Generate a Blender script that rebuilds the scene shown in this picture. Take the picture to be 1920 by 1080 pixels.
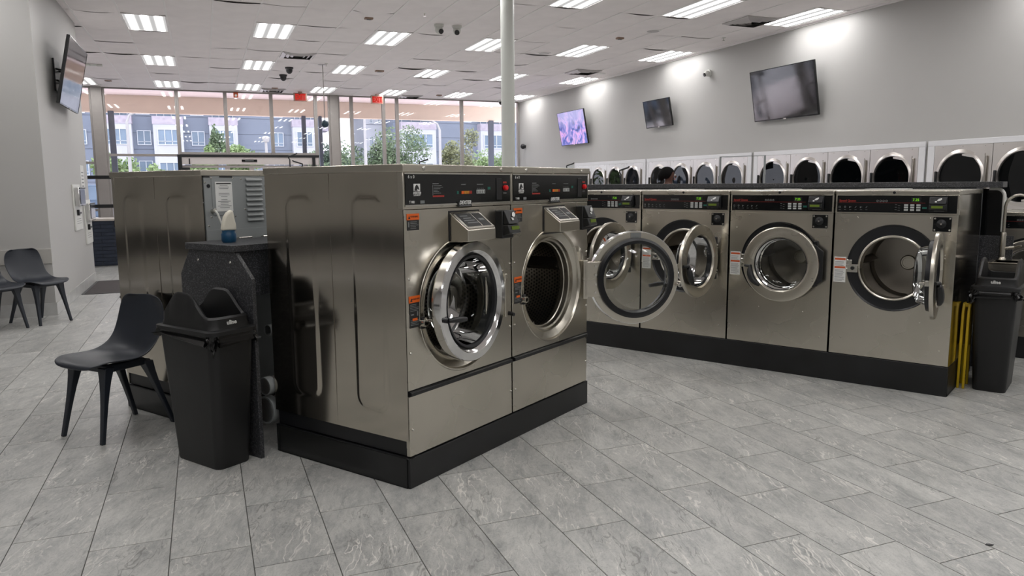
import bpy, bmesh, math, random
from mathutils import Matrix, Vector
random.seed(7)
PI = math.pi
SC = bpy.context.scene
for o in list(bpy.data.objects): bpy.data.objects.remove(o)
COL = SC.collection

# ------------------------------------------------------------------ camera
CAM_H = 1.457
def cam_axes(pitch, roll, yaw):
    F = Vector((math.sin(yaw)*math.cos(pitch), math.cos(yaw)*math.cos(pitch), -math.sin(pitch)))
    R = Vector((math.cos(yaw), -math.sin(yaw), 0)); U = R.cross(F)
    return R*math.cos(roll)+U*math.sin(roll), U*math.cos(roll)-R*math.sin(roll), F
cR, cU, cF = cam_axes(0.13627, -0.00775, 0.38328)
cam = bpy.data.objects.new('camera', bpy.data.cameras.new('camera'))
COL.objects.link(cam)
cam.matrix_world = Matrix(((cR.x, cU.x, -cF.x, 0), (cR.y, cU.y, -cF.y, 0), (cR.z, cU.z, -cF.z, CAM_H), (0, 0, 0, 1)))
cam.data.sensor_width = 36; cam.data.lens = 1419.7/1920*36
cam.data.clip_start = 0.05; cam.data.clip_end = 600
SC.camera = cam

# ------------------------------------------------------------------ sky, exposure
SKY = 1.6
LAMP = 6.2
w = bpy.data.worlds.new('sky'); SC.world = w; w.use_nodes = True
bgn = w.node_tree.nodes['Background']
bgn.inputs[0].default_value = (0.90, 0.885, 0.96, 1); bgn.inputs[1].default_value = SKY
SC.view_settings.view_transform = 'Standard'; SC.view_settings.look = 'None'
SC.view_settings.exposure = 1.0; SC.view_settings.gamma = 1.0; SC.view_settings.use_curve_mapping = False

# ------------------------------------------------------------------ materials
MATS = {}
def lin(c):
    return tuple(((v/12.92) if v <= .04045 else ((v+.055)/1.055)**2.4) for v in c)
class NT:
    def __init__(s, name):
        s.m = bpy.data.materials.new(name); s.m.use_nodes = True; s.t = s.m.node_tree; s.t.nodes.clear()
        s.out = s.n('ShaderNodeOutputMaterial')
    def n(s, typ, **kw):
        nd = s.t.nodes.new(typ)
        for k, v in kw.items():
            if k.startswith('i_'):
                nd.inputs[k[2:].replace('_', ' ')].default_value = v
            else: setattr(nd, k, v)
        return nd
    def l(s, a, b): s.t.links.new(a, b)
    def math(s, op, a, b=None, c=None):
        nd = s.n('ShaderNodeMath', operation=op)
        for i, v in enumerate((a, b, c)):
            if v is None: continue
            if hasattr(v, 'links'): s.l(v, nd.inputs[i])
            else: nd.inputs[i].default_value = v
        return nd.outputs[0]
    def ramp(s, fac, stops, interp='LINEAR'):
        nd = s.n('ShaderNodeValToRGB'); cr = nd.color_ramp; cr.interpolation = interp
        while len(cr.elements) < len(stops): cr.elements.new(0.5)
        for e, (p, c) in zip(cr.elements, stops):
            e.position = p; e.color = c if len(c) == 4 else (*c, 1)
        s.l(fac, nd.inputs[0]); return nd.outputs[0]
    def mix(s, fac, a, b, blend='MIX'):
        nd = s.n('ShaderNodeMix', data_type='RGBA', blend_type=blend)
        for idx, v in ((0, fac), (6, a), (7, b)):
            if hasattr(v, 'links'): s.l(v, nd.inputs[idx])
            else: nd.inputs[idx].default_value = v if idx == 0 else ((*v, 1) if len(v) == 3 else v)
        return nd.outputs[2]
def bsdf(t, col=(.5, .5, .5), rough=.5, metal=0., **kw):
    b = t.n('ShaderNodeBsdfPrincipled')
    if hasattr(col, 'links'): t.l(col, b.inputs['Base Color'])
    else: b.inputs['Base Color'].default_value = (*col, 1)
    if hasattr(rough, 'links'): t.l(rough, b.inputs['Roughness'])
    else: b.inputs['Roughness'].default_value = rough
    b.inputs['Metallic'].default_value = metal
    for k, v in kw.items(): b.inputs[k.replace('_', ' ')].default_value = v
    t.l(b.outputs[0], t.out.inputs[0]); return b
def bump(t, b, h, strength=.2, dist=.01):
    n = t.n('ShaderNodeBump'); n.inputs['Strength'].default_value = strength; n.inputs['Distance'].default_value = dist
    t.l(h, n.inputs['Height']); t.l(n.outputs[0], b.inputs['Normal'])
def objco(t): return t.n('ShaderNodeTexCoord').outputs['Object']
def mapping(t, vec, scale=(1, 1, 1), rot=(0, 0, 0)):
    m = t.n('ShaderNodeMapping'); m.inputs['Scale'].default_value = scale; m.inputs['Rotation'].default_value = rot
    t.l(vec, m.inputs[0]); return m.outputs[0]
def noise(t, vec, scale=5, detail=3, rough=.5):
    n = t.n('ShaderNodeTexNoise'); n.inputs['Scale'].default_value = scale; n.inputs['Detail'].default_value = detail
    n.inputs['Roughness'].default_value = rough
    if vec is not None: t.l(vec, n.inputs['Vector'])
    return n.outputs['Fac']
def plain(name, col, rough=.5, metal=0., var=.06, nscale=6, bmp=0, bscale=60, **kw):
    t = NT(name); f = noise(t, objco(t), nscale, 4)
    lo = tuple(max(0, c*(1-var)) for c in col); hi = tuple(min(1, c*(1+var)) for c in col)
    c = t.ramp(f, [(.3, lo), (.7, hi)])
    r = t.math('MULTIPLY_ADD', f, .12, rough-.06)
    b = bsdf(t, c, r, metal, **kw)
    if bmp: bump(t, b, noise(t, objco(t), bscale, 3), bmp, .004)
    MATS[name] = t.m; return t.m
def emis(name, col, strength):
    t = NT(name); e = t.n('ShaderNodeEmission'); e.inputs[0].default_value = (*col, 1); e.inputs[1].default_value = strength
    t.l(e.outputs[0], t.out.inputs[0]); MATS[name] = t.m
def steel(name, col, rough, sx=(2, 2, 160), bmp=.05, wav=0.0):
    t = NT(name); co = objco(t)
    g = noise(t, co, 2.2, 2)
    c = t.ramp(g, [(.3, tuple(x*.93 for x in col)), (.7, tuple(min(1, x*1.05) for x in col))])
    r = t.math('MULTIPLY_ADD', g, .05, rough-.02)
    b = bsdf(t, c, r, 1.0)
    b.inputs['Anisotropic'].default_value = 0
    MATS[name] = t.m
steel('steel', lin((.79, .77, .725)), .27, (3, 3, 90), .04)
steel('steel_side', lin((.75, .725, .68)), .12, (3, 3, 60), .02)
steel('steel_dryer', lin((.86, .84, .82)), .30, (3, 3, 3), .0)
steel('steel_drum', lin((.62, .60, .57)), .30, (20, 20, 20), .005)
plain('chrome', lin((.88, .88, .88)), .10, 1.0, .02)
plain('nickel', lin((.74, .72, .68)), .25, 1.0, .03)
plain('bolt', lin((.82, .81, .78)), .22, 1.0, .03)
plain('black_panel', (.004, .0045, .005), .13, 0, .1)
plain('black_plastic', (.008, .0085, .0095), .42, 0, .12, bmp=.1, bscale=220)
plain('black_rubber', (.006, .0068, .009), .38, 0, .1)
plain('black_metal', (.007, .0075, .009), .42, 0, .25, 8)
plain('bag_black', (.008, .008, .0085), .20, 0, .2)
plain('bin_black', (.0075, .0078, .0085), .46, 0, .12, bmp=.08, bscale=160)
plain('chair_blue', lin((.125, .145, .18)), .42, 0, .06, bmp=.05, bscale=300)
plain('base_black', (.006, .0065, .0075), .40, 0, .5, 5, bmp=.05, bscale=40)
plain('galvanised', lin((.56, .575, .575)), .42, .0, .05)
plain('wall_paint', lin((.715, .71, .70)), .55, 0, .015, 2, bmp=.03, bscale=120)
plain('wall_band', lin((.69, .68, .66)), .55, 0, .02)
plain('base_tile', lin((.72, .72, .71)), .35, 0, .12, 9)
plain('white_trim', lin((.89, .89, .90)), .40, 0, .02)
plain('white_plastic', lin((.86, .86, .84)), .40, 0, .03)
plain('post_paint', lin((.80, .81, .79)), .35, 0, .02)
plain('mullion', lin((.62, .60, .585)), .45, .2, .04)
plain('header_beige', lin((.80, .77, .76)), .5, 0, .02)
plain('ceiling_tile', lin((.975, .95, .948)), .85, 0, .03, 3, bmp=.25, bscale=140)
plain('ceiling_grid', lin((.96, .945, .94)), .6, 0, .02)
plain('plenum', lin((.10, .10, .10)), .9)
plain('grille', lin((.76, .74, .74)), .35, .3, .05)
plain('duct_dark', lin((.13, .12, .11)), .8)
plain('card_white', lin((.86, .86, .85)), .6, 0, .02)
plain('ink_white', lin((.84, .84, .83)), .6, 0, .02)
plain('ink_grey', lin((.45, .46, .46)), .6, 0, .02)
plain('ink_black', lin((.12, .12, .12)), .6, 0, .02)
plain('ink_orange', lin((.85, .37, .07)), .5, 0, .03)
plain('ink_red', lin((.60, .15, .11)), .5, 0, .03)
plain('ink_rust', lin((.76, .33, .16)), .5, 0, .03)
plain('key_grey', lin((.70, .71, .70)), .5, 0, .03)
plain('key_amber', lin((.72, .47, .12)), .4, 0, .03)
plain('key_green', lin((.08, .36, .31)), .4, 0, .03)
plain('key_red', lin((.85, .10, .12)), .35, 0, .03)
plain('lcd_green', lin((.40, .48, .16)), .3, 0, .03)
emis('led_green', (.35, 1.0, .05), .22)
plain('mat_dark', lin((.27, .25, .25)), .95, 0, .25, 60, bmp=.4, bscale=300)
plain('grout', lin((.42, .42, .41)), .8, 0, .05)
plain('yellow', lin((.72, .60, .04)), .4, 0, .04)
plain('pipe_grey', lin((.36, .34, .33)), .7, 0, .2, 12, bmp=.3, bscale=30)
plain('scoop_cream', lin((.88, .86, .80)), .45, 0, .03)
plain('bottle_blue', lin((.08, .27, .40)), .30, 0, .06)
plain('countertop', lin((.78, .75, .72)), .4, 0, .03)
plain('navy_tile', lin((.16, .19, .25)), .35, 0, .25, 14, bmp=.2, bscale=30)
plain('skin', lin((.34, .22, .17)), .5, 0, .05)
plain('hair', (.004, .0035, .0035), .8, 0, .2, 60, bmp=.5, bscale=90, Specular_IOR_Level=.1)
plain('shirt_pink', lin((.78, .20, .33)), .8, 0, .06)
plain('denim', lin((.16, .19, .27)), .85, 0, .12)
plain('shoe', lin((.8, .8, .8)), .6)
plain('camera_dark', lin((.16, .16, .17)), .3)
plain('ball_teal', lin((.16, .25, .30)), .28)
plain('sign_red', lin((.62, .17, .14)), .5)
emis('sign_glow', lin((.93, .22, .18)), .38)
plain('sign_beige', lin((.62, .52, .46)), .5)
plain('fascia', lin((.96, .89, .81)), .7, 0, .02)
plain('soffit', lin((.97, .92, .91)), .7, 0, .02)
plain('bld_grey', lin((.505, .535, .59)), .8, 0, .04, .6)
plain('bld_dark', lin((.37, .395, .44)), .8, 0, .04, .6)
plain('bld_white', lin((.76, .765, .79)), .8, 0, .03, .6)
plain('bld_balcony', lin((.70, .665, .71)), .7, 0, .14, 3)
plain('bld_frame', lin((.80, .815, .835)), .6, 0, .02)
plain('bld_glass', lin((.46, .53, .60)), .15, 0, .22, .5)
plain('pole_white', lin((.70, .69, .69)), .5)
plain('bark', lin((.33, .29, .25)), .9, 0, .2, 8)
plain('asphalt', lin((.50, .50, .51)), .9, 0, .08, 1)
plain('car_blue', lin((.35, .42, .50)), .3)

def leafmat(name, c1, c2):
    t = NT(name); oi = noise(t, objco(t), 1.4, 4)
    c = t.ramp(oi, [(.3, c1), (.7, c2)])
    b = bsdf(t, c, .6); b.inputs['Transmission Weight'].default_value = 0
    MATS[name] = t.m
leafmat('leaf_a', lin((.30, .38, .27)), lin((.48, .55, .41)))
leafmat('leaf_b', lin((.45, .47, .32)), lin((.60, .61, .46)))
leafmat('leaf_c', lin((.20, .27, .22)), lin((.32, .39, .31)))
leafmat('leaf_d', lin((.39, .49, .30)), lin((.60, .68, .46)))

def glassmat(name, tint, ior=1.45, base=.0, rough=.0, gain=1.0):
    t = NT(name); tr = t.n('ShaderNodeBsdfTransparent'); tr.inputs[0].default_value = (*tint, 1)
    gl = t.n('ShaderNodeBsdfGlossy'); gl.inputs['Roughness'].default_value = rough
    fr = t.n('ShaderNodeFresnel'); fr.inputs[0].default_value = ior
    f = t.math('MULTIPLY_ADD', fr.outputs[0], gain, base)
    mx = t.n('ShaderNodeMixShader'); t.l(f, mx.inputs[0]); t.l(tr.outputs[0], mx.inputs[1]); t.l(gl.outputs[0], mx.inputs[2])
    t.l(mx.outputs[0], t.out.inputs[0]); MATS[name] = t.m
glassmat('door_glass', (.84, .86, .85), 1.45, .0, .02)
glassmat('window_glass', (.93, .95, .97), 1.45, .0)
glassmat('dryer_glass', (.10, .11, .12), 1.33, .015, .0)

def mat_laminate():
    t = NT('laminate'); co = objco(t)
    v = t.n('ShaderNodeTexVoronoi'); v.inputs['Scale'].default_value = 260; t.l(co, v.inputs['Vector'])
    c = t.ramp(v.outputs['Color'], [(.0, (.018, .019, .021)), (.62, (.030, .031, .034)), (.8, (.10, .10, .11)), (1, (.16, .16, .17))])
    bsdf(t, c, .42); MATS['laminate'] = t.m
mat_laminate()
def mat_perf():
    t = NT('perforated'); uv = t.n('ShaderNodeTexCoord').outputs['UV']
    sp = t.n('ShaderNodeSeparateXYZ'); t.l(uv, sp.inputs[0])
    y = t.math('MULTIPLY', sp.outputs[1], 50.0); row = t.math('FLOOR', y)
    x = t.math('ADD', t.math('MULTIPLY', sp.outputs[0], 44.0), t.math('MULTIPLY', row, .5))
    fx = t.math('SUBTRACT', t.math('FRACT', x), .5); fy = t.math('SUBTRACT', t.math('FRACT', y), .5)
    d = t.math('SQRT', t.math('ADD', t.math('MULTIPLY', fx, fx), t.math('MULTIPLY', fy, fy)))
    m = t.math('LESS_THAN', d, .30)
    c = t.mix(m, lin((.62, .60, .57)), (.004, .004, .004)); b = bsdf(t, c, .30)
    t.l(t.math('SUBTRACT', 1.0, m), b.inputs['Metallic'])
    MATS['perforated'] = t.m
mat_perf()
TX0, TW, TL, TSH, TY0 = -0.513, 0.3055, 0.61, 0.2, 3.118
def mat_floor():
    t = NT('floor_tile'); g = t.n('ShaderNodeNewGeometry').outputs['Position']
    sp = t.n('ShaderNodeSeparateXYZ'); t.l(g, sp.inputs[0])
    k = t.math('FLOOR', t.math('DIVIDE', t.math('SUBTRACT', sp.outputs[0], TX0), TW))
    r = t.math('FLOOR', t.math('DIVIDE', t.math('ADD', t.math('SUBTRACT', sp.outputs[1], TY0), t.math('MULTIPLY', t.math('SUBTRACT', k, 1.0), TSH)), TL))
    cb = t.n('ShaderNodeCombineXYZ'); t.l(k, cb.inputs[0]); t.l(r, cb.inputs[1])
    wn = t.n('ShaderNodeTexWhiteNoise', noise_dimensions='3D'); t.l(cb.outputs[0], wn.inputs['Vector'])
    off = t.n('ShaderNodeVectorMath', operation='SCALE'); t.l(wn.outputs['Color'], off.inputs[0]); off.inputs['Scale'].default_value = 40
    ad = t.n('ShaderNodeVectorMath', operation='ADD'); t.l(g, ad.inputs[0]); t.l(off.outputs[0], ad.inputs[1])
    P = mapping(t, mapping(t, ad.outputs[0], (1, 1, 1), (0, 0, math.radians(17))), (1.0, .36, 1))
    # domain warp for crackled veins
    wp = t.n('ShaderNodeTexNoise'); wp.inputs['Scale'].default_value = 5; wp.inputs['Detail'].default_value = 4; t.l(P, wp.inputs['Vector'])
    ws = t.n('ShaderNodeVectorMath', operation='SCALE'); t.l(wp.outputs['Color'], ws.inputs[0]); ws.inputs['Scale'].default_value = .22
    wa = t.n('ShaderNodeVectorMath', operation='ADD'); t.l(P, wa.inputs[0]); t.l(ws.outputs[0], wa.inputs[1]); Q = wa.outputs[0]
    base = noise(t, P, 11, 8, .68)
    fine = noise(t, Q, 60, 6, .75)
    mixn = t.math('MULTIPLY_ADD', fine, .42, t.math('MULTIPLY', base, .58))
    c = t.ramp(mixn, [(.30, lin((.485, .49, .483))), (.42, lin((.61, .614, .606))), (.52, lin((.69, .69, .678))), (.62, lin((.745, .743, .728))), (.75, lin((.81, .805, .785)))])
    def vein(vec, scale, wid):
        n = noise(t, vec, scale, 3, .6)
        return t.math('MAXIMUM', t.math('SUBTRACT', 1.0, t.math('MULTIPLY', t.math('ABSOLUTE', t.math('SUBTRACT', n, .5)), wid)), 0.0)
    S = mapping(t, Q, (1.5, .6, 1))
    gate = t.ramp(noise(t, P, 4.0, 3), [(.44, (0, 0, 0)), (.58, (1, 1, 1))])
    v1 = t.math('MULTIPLY', vein(S, 6.5, 95), gate)
    v3 = t.math('MULTIPLY', vein(mapping(t, Q, (1, 1, 1), (0, 0, -.3)), 12, 75), t.ramp(noise(t, P, 6.0, 2), [(.50, (0, 0, 0)), (.62, (1, 1, 1))]))
    c = t.mix(t.math('MULTIPLY', v1, .8), c, lin((.90, .885, .86)))
    c = t.mix(t.math('MULTIPLY', v3, .6), c, lin((.86, .845, .82)))
    gate2 = t.ramp(noise(t, mapping(t, P, (1, 1, 1), (0, 0, 1.0)), 5.0, 3), [(.46, (0, 0, 0)), (.62, (1, 1, 1))])
    v2 = t.math('MULTIPLY', vein(mapping(t, Q, (1.4, .6, 1), (0, 0, .15)), 10, 60), gate2)
    c = t.mix(t.math('MULTIPLY', v2, .60), c, lin((.36, .36, .345)))
    spk = t.ramp(noise(t, g, 150, 3), [(.30, (.62, .62, .62)), (.44, (1, 1, 1))])
    c = t.mix(.7, c, spk, 'MULTIPLY')
    tone = t.math('MULTIPLY_ADD', wn.outputs['Value'], .16, .90)
    tc = t.n('ShaderNodeCombineXYZ'); [t.l(tone, tc.inputs[i]) for i in range(3)]
    c = t.mix(1.0, c, tc.outputs[0], 'MULTIPLY')
    b = bsdf(t, c, t.math('MULTIPLY_ADD', base, .2, .25)); b.inputs['Specular IOR Level'].default_value = .45
    bump(t, b, t.math('ADD', base, t.math('MULTIPLY', v1, .3)), .12, .004)
    MATS['floor_tile'] = t.m
mat_floor()
def mat_lamp():
    t = NT('lamp_lens'); sp = t.n('ShaderNodeSeparateXYZ'); t.l(objco(t), sp.inputs[0])
    s = t.math('COSINE', t.math('MULTIPLY', sp.outputs[0], 2*PI*3/.56))
    s = t.math('MULTIPLY_ADD', t.math('POWER', t.math('MULTIPLY_ADD', s, .5, .5), 3.5), 2.6, .045)
    e = t.n('ShaderNodeEmission'); e.inputs[0].default_value = (1.0, .985, .975, 1)
    t.l(t.math('MULTIPLY', s, LAMP), e.inputs[1]); t.l(e.outputs[0], t.out.inputs[0]); MATS['lamp_lens'] = t.m
mat_lamp()
def mat_screen_picture():
    t = NT('screen_picture'); co = t.n('ShaderNodeTexCoord').outputs['Object']
    n1 = t.n('ShaderNodeTexNoise'); n1.inputs['Scale'].default_value = 2.2; n1.inputs['Detail'].default_value = 3; n1.inputs['Distortion'].default_value = 2.5; t.l(co, n1.inputs['Vector'])
    c = t.ramp(n1.outputs['Fac'], [(.30, lin((.10, .10, .22))), (.42, lin((.22, .28, .60))), (.52, lin((.52, .48, .72))), (.60, lin((.80, .58, .76))), (.70, lin((.35, .45, .85)))])
    sp = t.n('ShaderNodeSeparateXYZ'); t.l(co, sp.inputs[0])
    up = t.ramp(t.math('MULTIPLY_ADD', sp.outputs[2], 1.2, .5), [(.45, (0, 0, 0)), (.8, (1, 1, 1))])
    c = t.mix(t.math('MULTIPLY', up, .75), c, lin((.62, .60, .76)))
    b = bsdf(t, (.01, .01, .012), .08); t.l(c, b.inputs['Emission Color']); b.inputs['Emission Strength'].default_value = .75
    MATS['screen_picture'] = t.m
mat_screen_picture()
plain('screen_dark', (.006, .006, .008), .06, 0, .05, Specular_IOR_Level=1.0, IOR=1.8)
def mat_street():
    plain('street', lin((.74, .73, .73)), .9, 0, .06, .4)
mat_street()

# ------------------------------------------------------------------ mesh helpers
SMALL = {'printed_lines', 'panel_symbol', 'panel_screw', 'cap_screw', 'back_screw', 'plate_screw', 'screw', 'bolt', 'key_mark'}   # too small to pick apart
class G:
    def __init__(s): s.v = []; s.f = []; s.uv = None
    def add(s, vs, fs, M=None):
        o = len(s.v)
        s.v += [tuple(M @ Vector(p)) if M is not None else tuple(p) for p in vs]
        s.f += [tuple(i+o for i in f) for f in fs]; return s
    def box(s, x0, x1, y0, y1, z0, z1, M=None):
        return s.add([(x0, y0, z0), (x1, y0, z0), (x1, y1, z0), (x0, y1, z0), (x0, y0, z1), (x1, y0, z1), (x1, y1, z1), (x0, y1, z1)],
                     [(0, 3, 2, 1), (4, 5, 6, 7), (0, 1, 5, 4), (1, 2, 6, 5), (2, 3, 7, 6), (3, 0, 4, 7)], M)
    def cyl(s, p0, p1, r, n=16, r2=None):
        p0 = Vector(p0); p1 = Vector(p1); d = (p1-p0).normalized(); a = d.orthogonal().normalized(); b = d.cross(a)
        r2 = r if r2 is None else r2; vs = []
        for p, rr in ((p0, r), (p1, r2)):
            vs += [p+(a*math.cos(2*PI*i/n)+b*math.sin(2*PI*i/n))*rr for i in range(n)]
        fs = [(i, (i+1) % n, n+(i+1) % n, n+i) for i in range(n)]+[tuple(range(n))[::-1], tuple(range(n, 2*n))]
        return s.add(vs, fs)
    def tube(s, pts, r, n=8, closed=False):
        pts = [Vector(p) for p in pts]; m = len(pts); vs = []; a = None
        for i, p in enumerate(pts):
            if closed: d = pts[(i+1) % m]-pts[i-1]
            else: d = pts[min(i+1, m-1)]-pts[max(i-1, 0)]
            d.normalize()
            a = (d.orthogonal() if a is None else a-d*a.dot(d)).normalized(); b = d.cross(a)
            rr = r[i] if isinstance(r, (list, tuple)) else r
            vs += [p+(a*math.cos(2*PI*k/n)+b*math.sin(2*PI*k/n))*rr for k in range(n)]
        fs = []
        for i in range(m if closed else m-1):
            j = (i+1) % m
            fs += [(i*n+k, i*n+(k+1) % n, j*n+(k+1) % n, j*n+k) for k in range(n)]
        if not closed: fs += [tuple(range(n))[::-1], tuple(range((m-1)*n, m*n))]
        return s.add(vs, fs)
    def lathe(s, prof, c=(0, 0, 0), axis='Y', n=48, closed=False, uv=False):
        vs = []; m = len(prof)
        for r, h in prof:
            for i in range(n):
                a = 2*PI*i/n; x, z = r*math.cos(a), r*math.sin(a)
                if axis == 'Y': vs.append((c[0]+x, c[1]+h, c[2]+z))
                elif axis == 'Z': vs.append((c[0]+x, c[1]+z, c[2]+h))
                else: vs.append((c[0]+h, c[1]+x, c[2]+z))
        fs = []
        for j in range(m if closed else m-1):
            k = (j+1) % m
            for i in range(n):
                q = (i+1) % n
                fs.append((j*n+i, k*n+i, k*n+q, j*n+q))
        if axis == 'Z': fs = [f[::-1] for f in fs]
        if uv: s.uv = ('lathe', prof, n)
        return s.add(vs, fs)
    def disc(s, r, c, axis='Y', n=32, flip=False):
        vs = [(c[0]+r*math.cos(2*PI*i/n), c[1], c[2]+r*math.sin(2*PI*i/n)) if axis == 'Y' else (c[0]+r*math.cos(2*PI*i/n), c[1]+r*math.sin(2*PI*i/n), c[2]) for i in range(n)]
        return s.add(vs, [tuple(range(n))])
    def prism(s, poly, a0, a1, plane='xz', M=None):
        n = len(poly)
        f = {'xz': lambda p, a: (p[0], a, p[1]), 'xy': lambda p, a: (p[0], p[1], a), 'yz': lambda p, a: (a, p[0], p[1])}[plane]
        vs = [f(p, a0) for p in poly]+[f(p, a1) for p in poly]
        fs = [tuple(range(n)), tuple(range(n, 2*n))[::-1]]+[(i, n+i, n+(i+1) % n, (i+1) % n) for i in range(n)]
        return s.add(vs, fs, M)
    def sphere(s, c, r, n=16, sq=(1, 1, 1)):
        vs = []; fs = []; m = n//2
        for j in range(m+1):
            t = PI*j/m
            for i in range(n):
                a = 2*PI*i/n
                vs.append((c[0]+r*sq[0]*math.sin(t)*math.cos(a), c[1]+r*sq[1]*math.sin(t)*math.sin(a), c[2]+r*sq[2]*math.cos(t)))
        for j in range(m):
            for i in range(n):
                fs.append((j*n+i, (j+1)*n+i, (j+1)*n+(i+1) % n, j*n+(i+1) % n))
        return s.add(vs, fs)
    def mesh(s, name, mat, smooth=35, fix=True):
        me = bpy.data.meshes.new(name); me.from_pydata(s.v, [], s.f)
        bm = bmesh.new(); bm.from_mesh(me)
        bmesh.ops.remove_doubles(bm, verts=bm.verts, dist=1e-5)
        if fix: bmesh.ops.recalc_face_normals(bm, faces=bm.faces)
        if smooth:
            th = math.radians(smooth)
            for f in bm.faces: f.smooth = True
            for e in bm.edges:
                if len(e.link_faces) == 2 and e.calc_face_angle(0) > th: e.smooth = False
        bm.to_mesh(me); bm.free()
        if s.uv:
            me2 = bpy.data.meshes.new(name); me2.from_pydata(s.v, [], s.f)
            prof, n = s.uv[1], s.uv[2]; L = me2.uv_layers.new(name='UVMap'); acc = [0]
            for i in range(1, len(prof)): acc.append(acc[-1]+math.hypot(prof[i][0]-prof[i-1][0], prof[i][1]-prof[i-1][1]))
            R = max(p[0] for p in prof); nv = len(prof)*n
            for p in me2.polygons:
                p.use_smooth = True
                ids = [me2.loops[l].vertex_index for l in p.loop_indices]
                wrap = any(i % n == n-1 for i in ids if i < nv)
                for l, i in zip(p.loop_indices, ids):
                    if i >= nv: continue
                    k = i % n
                    if wrap and k == 0: k = n
                    L.data[l].uv = (k/n*2*PI*R, acc[i//n])
            me = me2
        me.materials.append(MATS[mat]); return me
    def build(s, name, mat, parent=None, bevel=0, smooth=35, loc=None, rotz=0, seg=2, **kw):
        o = bpy.data.objects.new(name, s.mesh(name, mat, smooth)); COL.objects.link(o)
        if parent is not None: o.parent = parent
        if loc is not None: o.location = loc
        o.rotation_euler[2] = rotz
        if bevel:
            b = o.modifiers.new('bevel', 'BEVEL'); b.width = bevel; b.segments = seg; b.limit_method = 'ANGLE'; b.angle_limit = math.radians(40)
        for k, v in kw.items(): o[k] = v
        if name in SMALL: o['kind'] = 'stuff'
        return o
def inst(name, me, parent=None, loc=(0, 0, 0), rot=(0, 0, 0)):
    o = bpy.data.objects.new(name, me); COL.objects.link(o); o.location = loc; o.rotation_euler = rot
    if parent is not None: o.parent = parent
    return o
def tag(o, label, cat, group=None, kind=None):
    o['label'] = label; o['category'] = cat
    if group: o['group'] = group
    if kind: o['kind'] = kind
    return o
def struct(o): o['kind'] = 'structure'; return o
def thing(name, loc=(0, 0, 0), rotz=0):
    o = bpy.data.objects.new(name, None); COL.objects.link(o); o.location = loc; o.rotation_euler[2] = rotz
    o.empty_display_size = .1; return o
def copy_tree(o, parent=None):
    c = o.copy(); COL.objects.link(c); c.parent = parent
    for ch in list(o.children): copy_tree(ch, c)
    return c
TXT = {}
def text(s, size, mat, parent, loc, name='lettering', rot=(PI/2, 0, 0), align='CENTER', shear=0, sx=1, ext=.0006, bold=0):
    key = (s, size, mat, align, shear, sx, ext, bold)
    if key not in TXT:
        cu = bpy.data.curves.new('t', 'FONT'); cu.body = s; cu.size = size; cu.align_x = align; cu.align_y = 'CENTER'
        cu.shear = shear; cu.extrude = ext; cu.resolution_u = 2; cu.offset = bold
        ob = bpy.data.objects.new('t', cu); COL.objects.link(ob)
        dg = bpy.context.evaluated_depsgraph_get(); me = bpy.data.meshes.new_from_object(ob.evaluated_get(dg))
        bpy.data.objects.remove(ob); me.materials.clear(); me.materials.append(MATS[mat])
        for v in me.vertices: v.co.x *= sx
        TXT[key] = me
    return inst(name, TXT[key], parent, loc, rot)
def rrect(x0, x1, z0, z1, r, n=6):
    p = []
    for cx, cz, a in ((x1-r, z1-r, 0), (x0+r, z1-r, PI/2), (x0+r, z0+r, PI), (x1-r, z0+r, 1.5*PI)):
        p += [(cx+r*math.cos(a+PI/2*i/n), cz+r*math.sin(a+PI/2*i/n)) for i in range(n+1)]
    return p
def holed_panel(g, x0, x1, z0, z1, cx, cz, r, y0, y1, n=64):
    """flat sheet in xz between y0 (front) and y1 with a round hole"""
    ang = sorted([2*PI*i/n for i in range(n)]+[math.atan2(z-cz, x-cx) % (2*PI) for x in (x0, x1) for z in (z0, z1)])
    ins = []; out = []
    for a in ang:
        c, s = math.cos(a), math.sin(a); ins.append((cx+r*c, cz+r*s))
        t = min([((x1 if c > 0 else x0)-cx)/c if abs(c) > 1e-9 else 1e9, ((z1 if s > 0 else z0)-cz)/s if abs(s) > 1e-9 else 1e9])
        out.append((cx+t*c, cz+t*s))
    m = len(ang); vs = [(x, y0, z) for x, z in ins]+[(x, y0, z) for x, z in out]+[(x, y1, z) for x, z in ins]+[(x, y1, z) for x, z in out]
    fs = []
    for i in range(m):
        j = (i+1) % m
        fs += [(i, j, m+j, m+i), (2*m+i, 3*m+i, 3*m+j, 2*m+j), (i, 2*m+i, 2*m+j, j), (m+i, m+j, 3*m+j, 3*m+i)]
    g.add(vs, fs); return g
ORD = ['zeroth', 'first', 'second', 'third', 'fourth', 'fifth', 'sixth', 'seventh', 'eighth', 'ninth', 'tenth', 'eleventh', 'twelfth', 'thirteenth', 'fourteenth', 'fifteenth']

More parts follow.
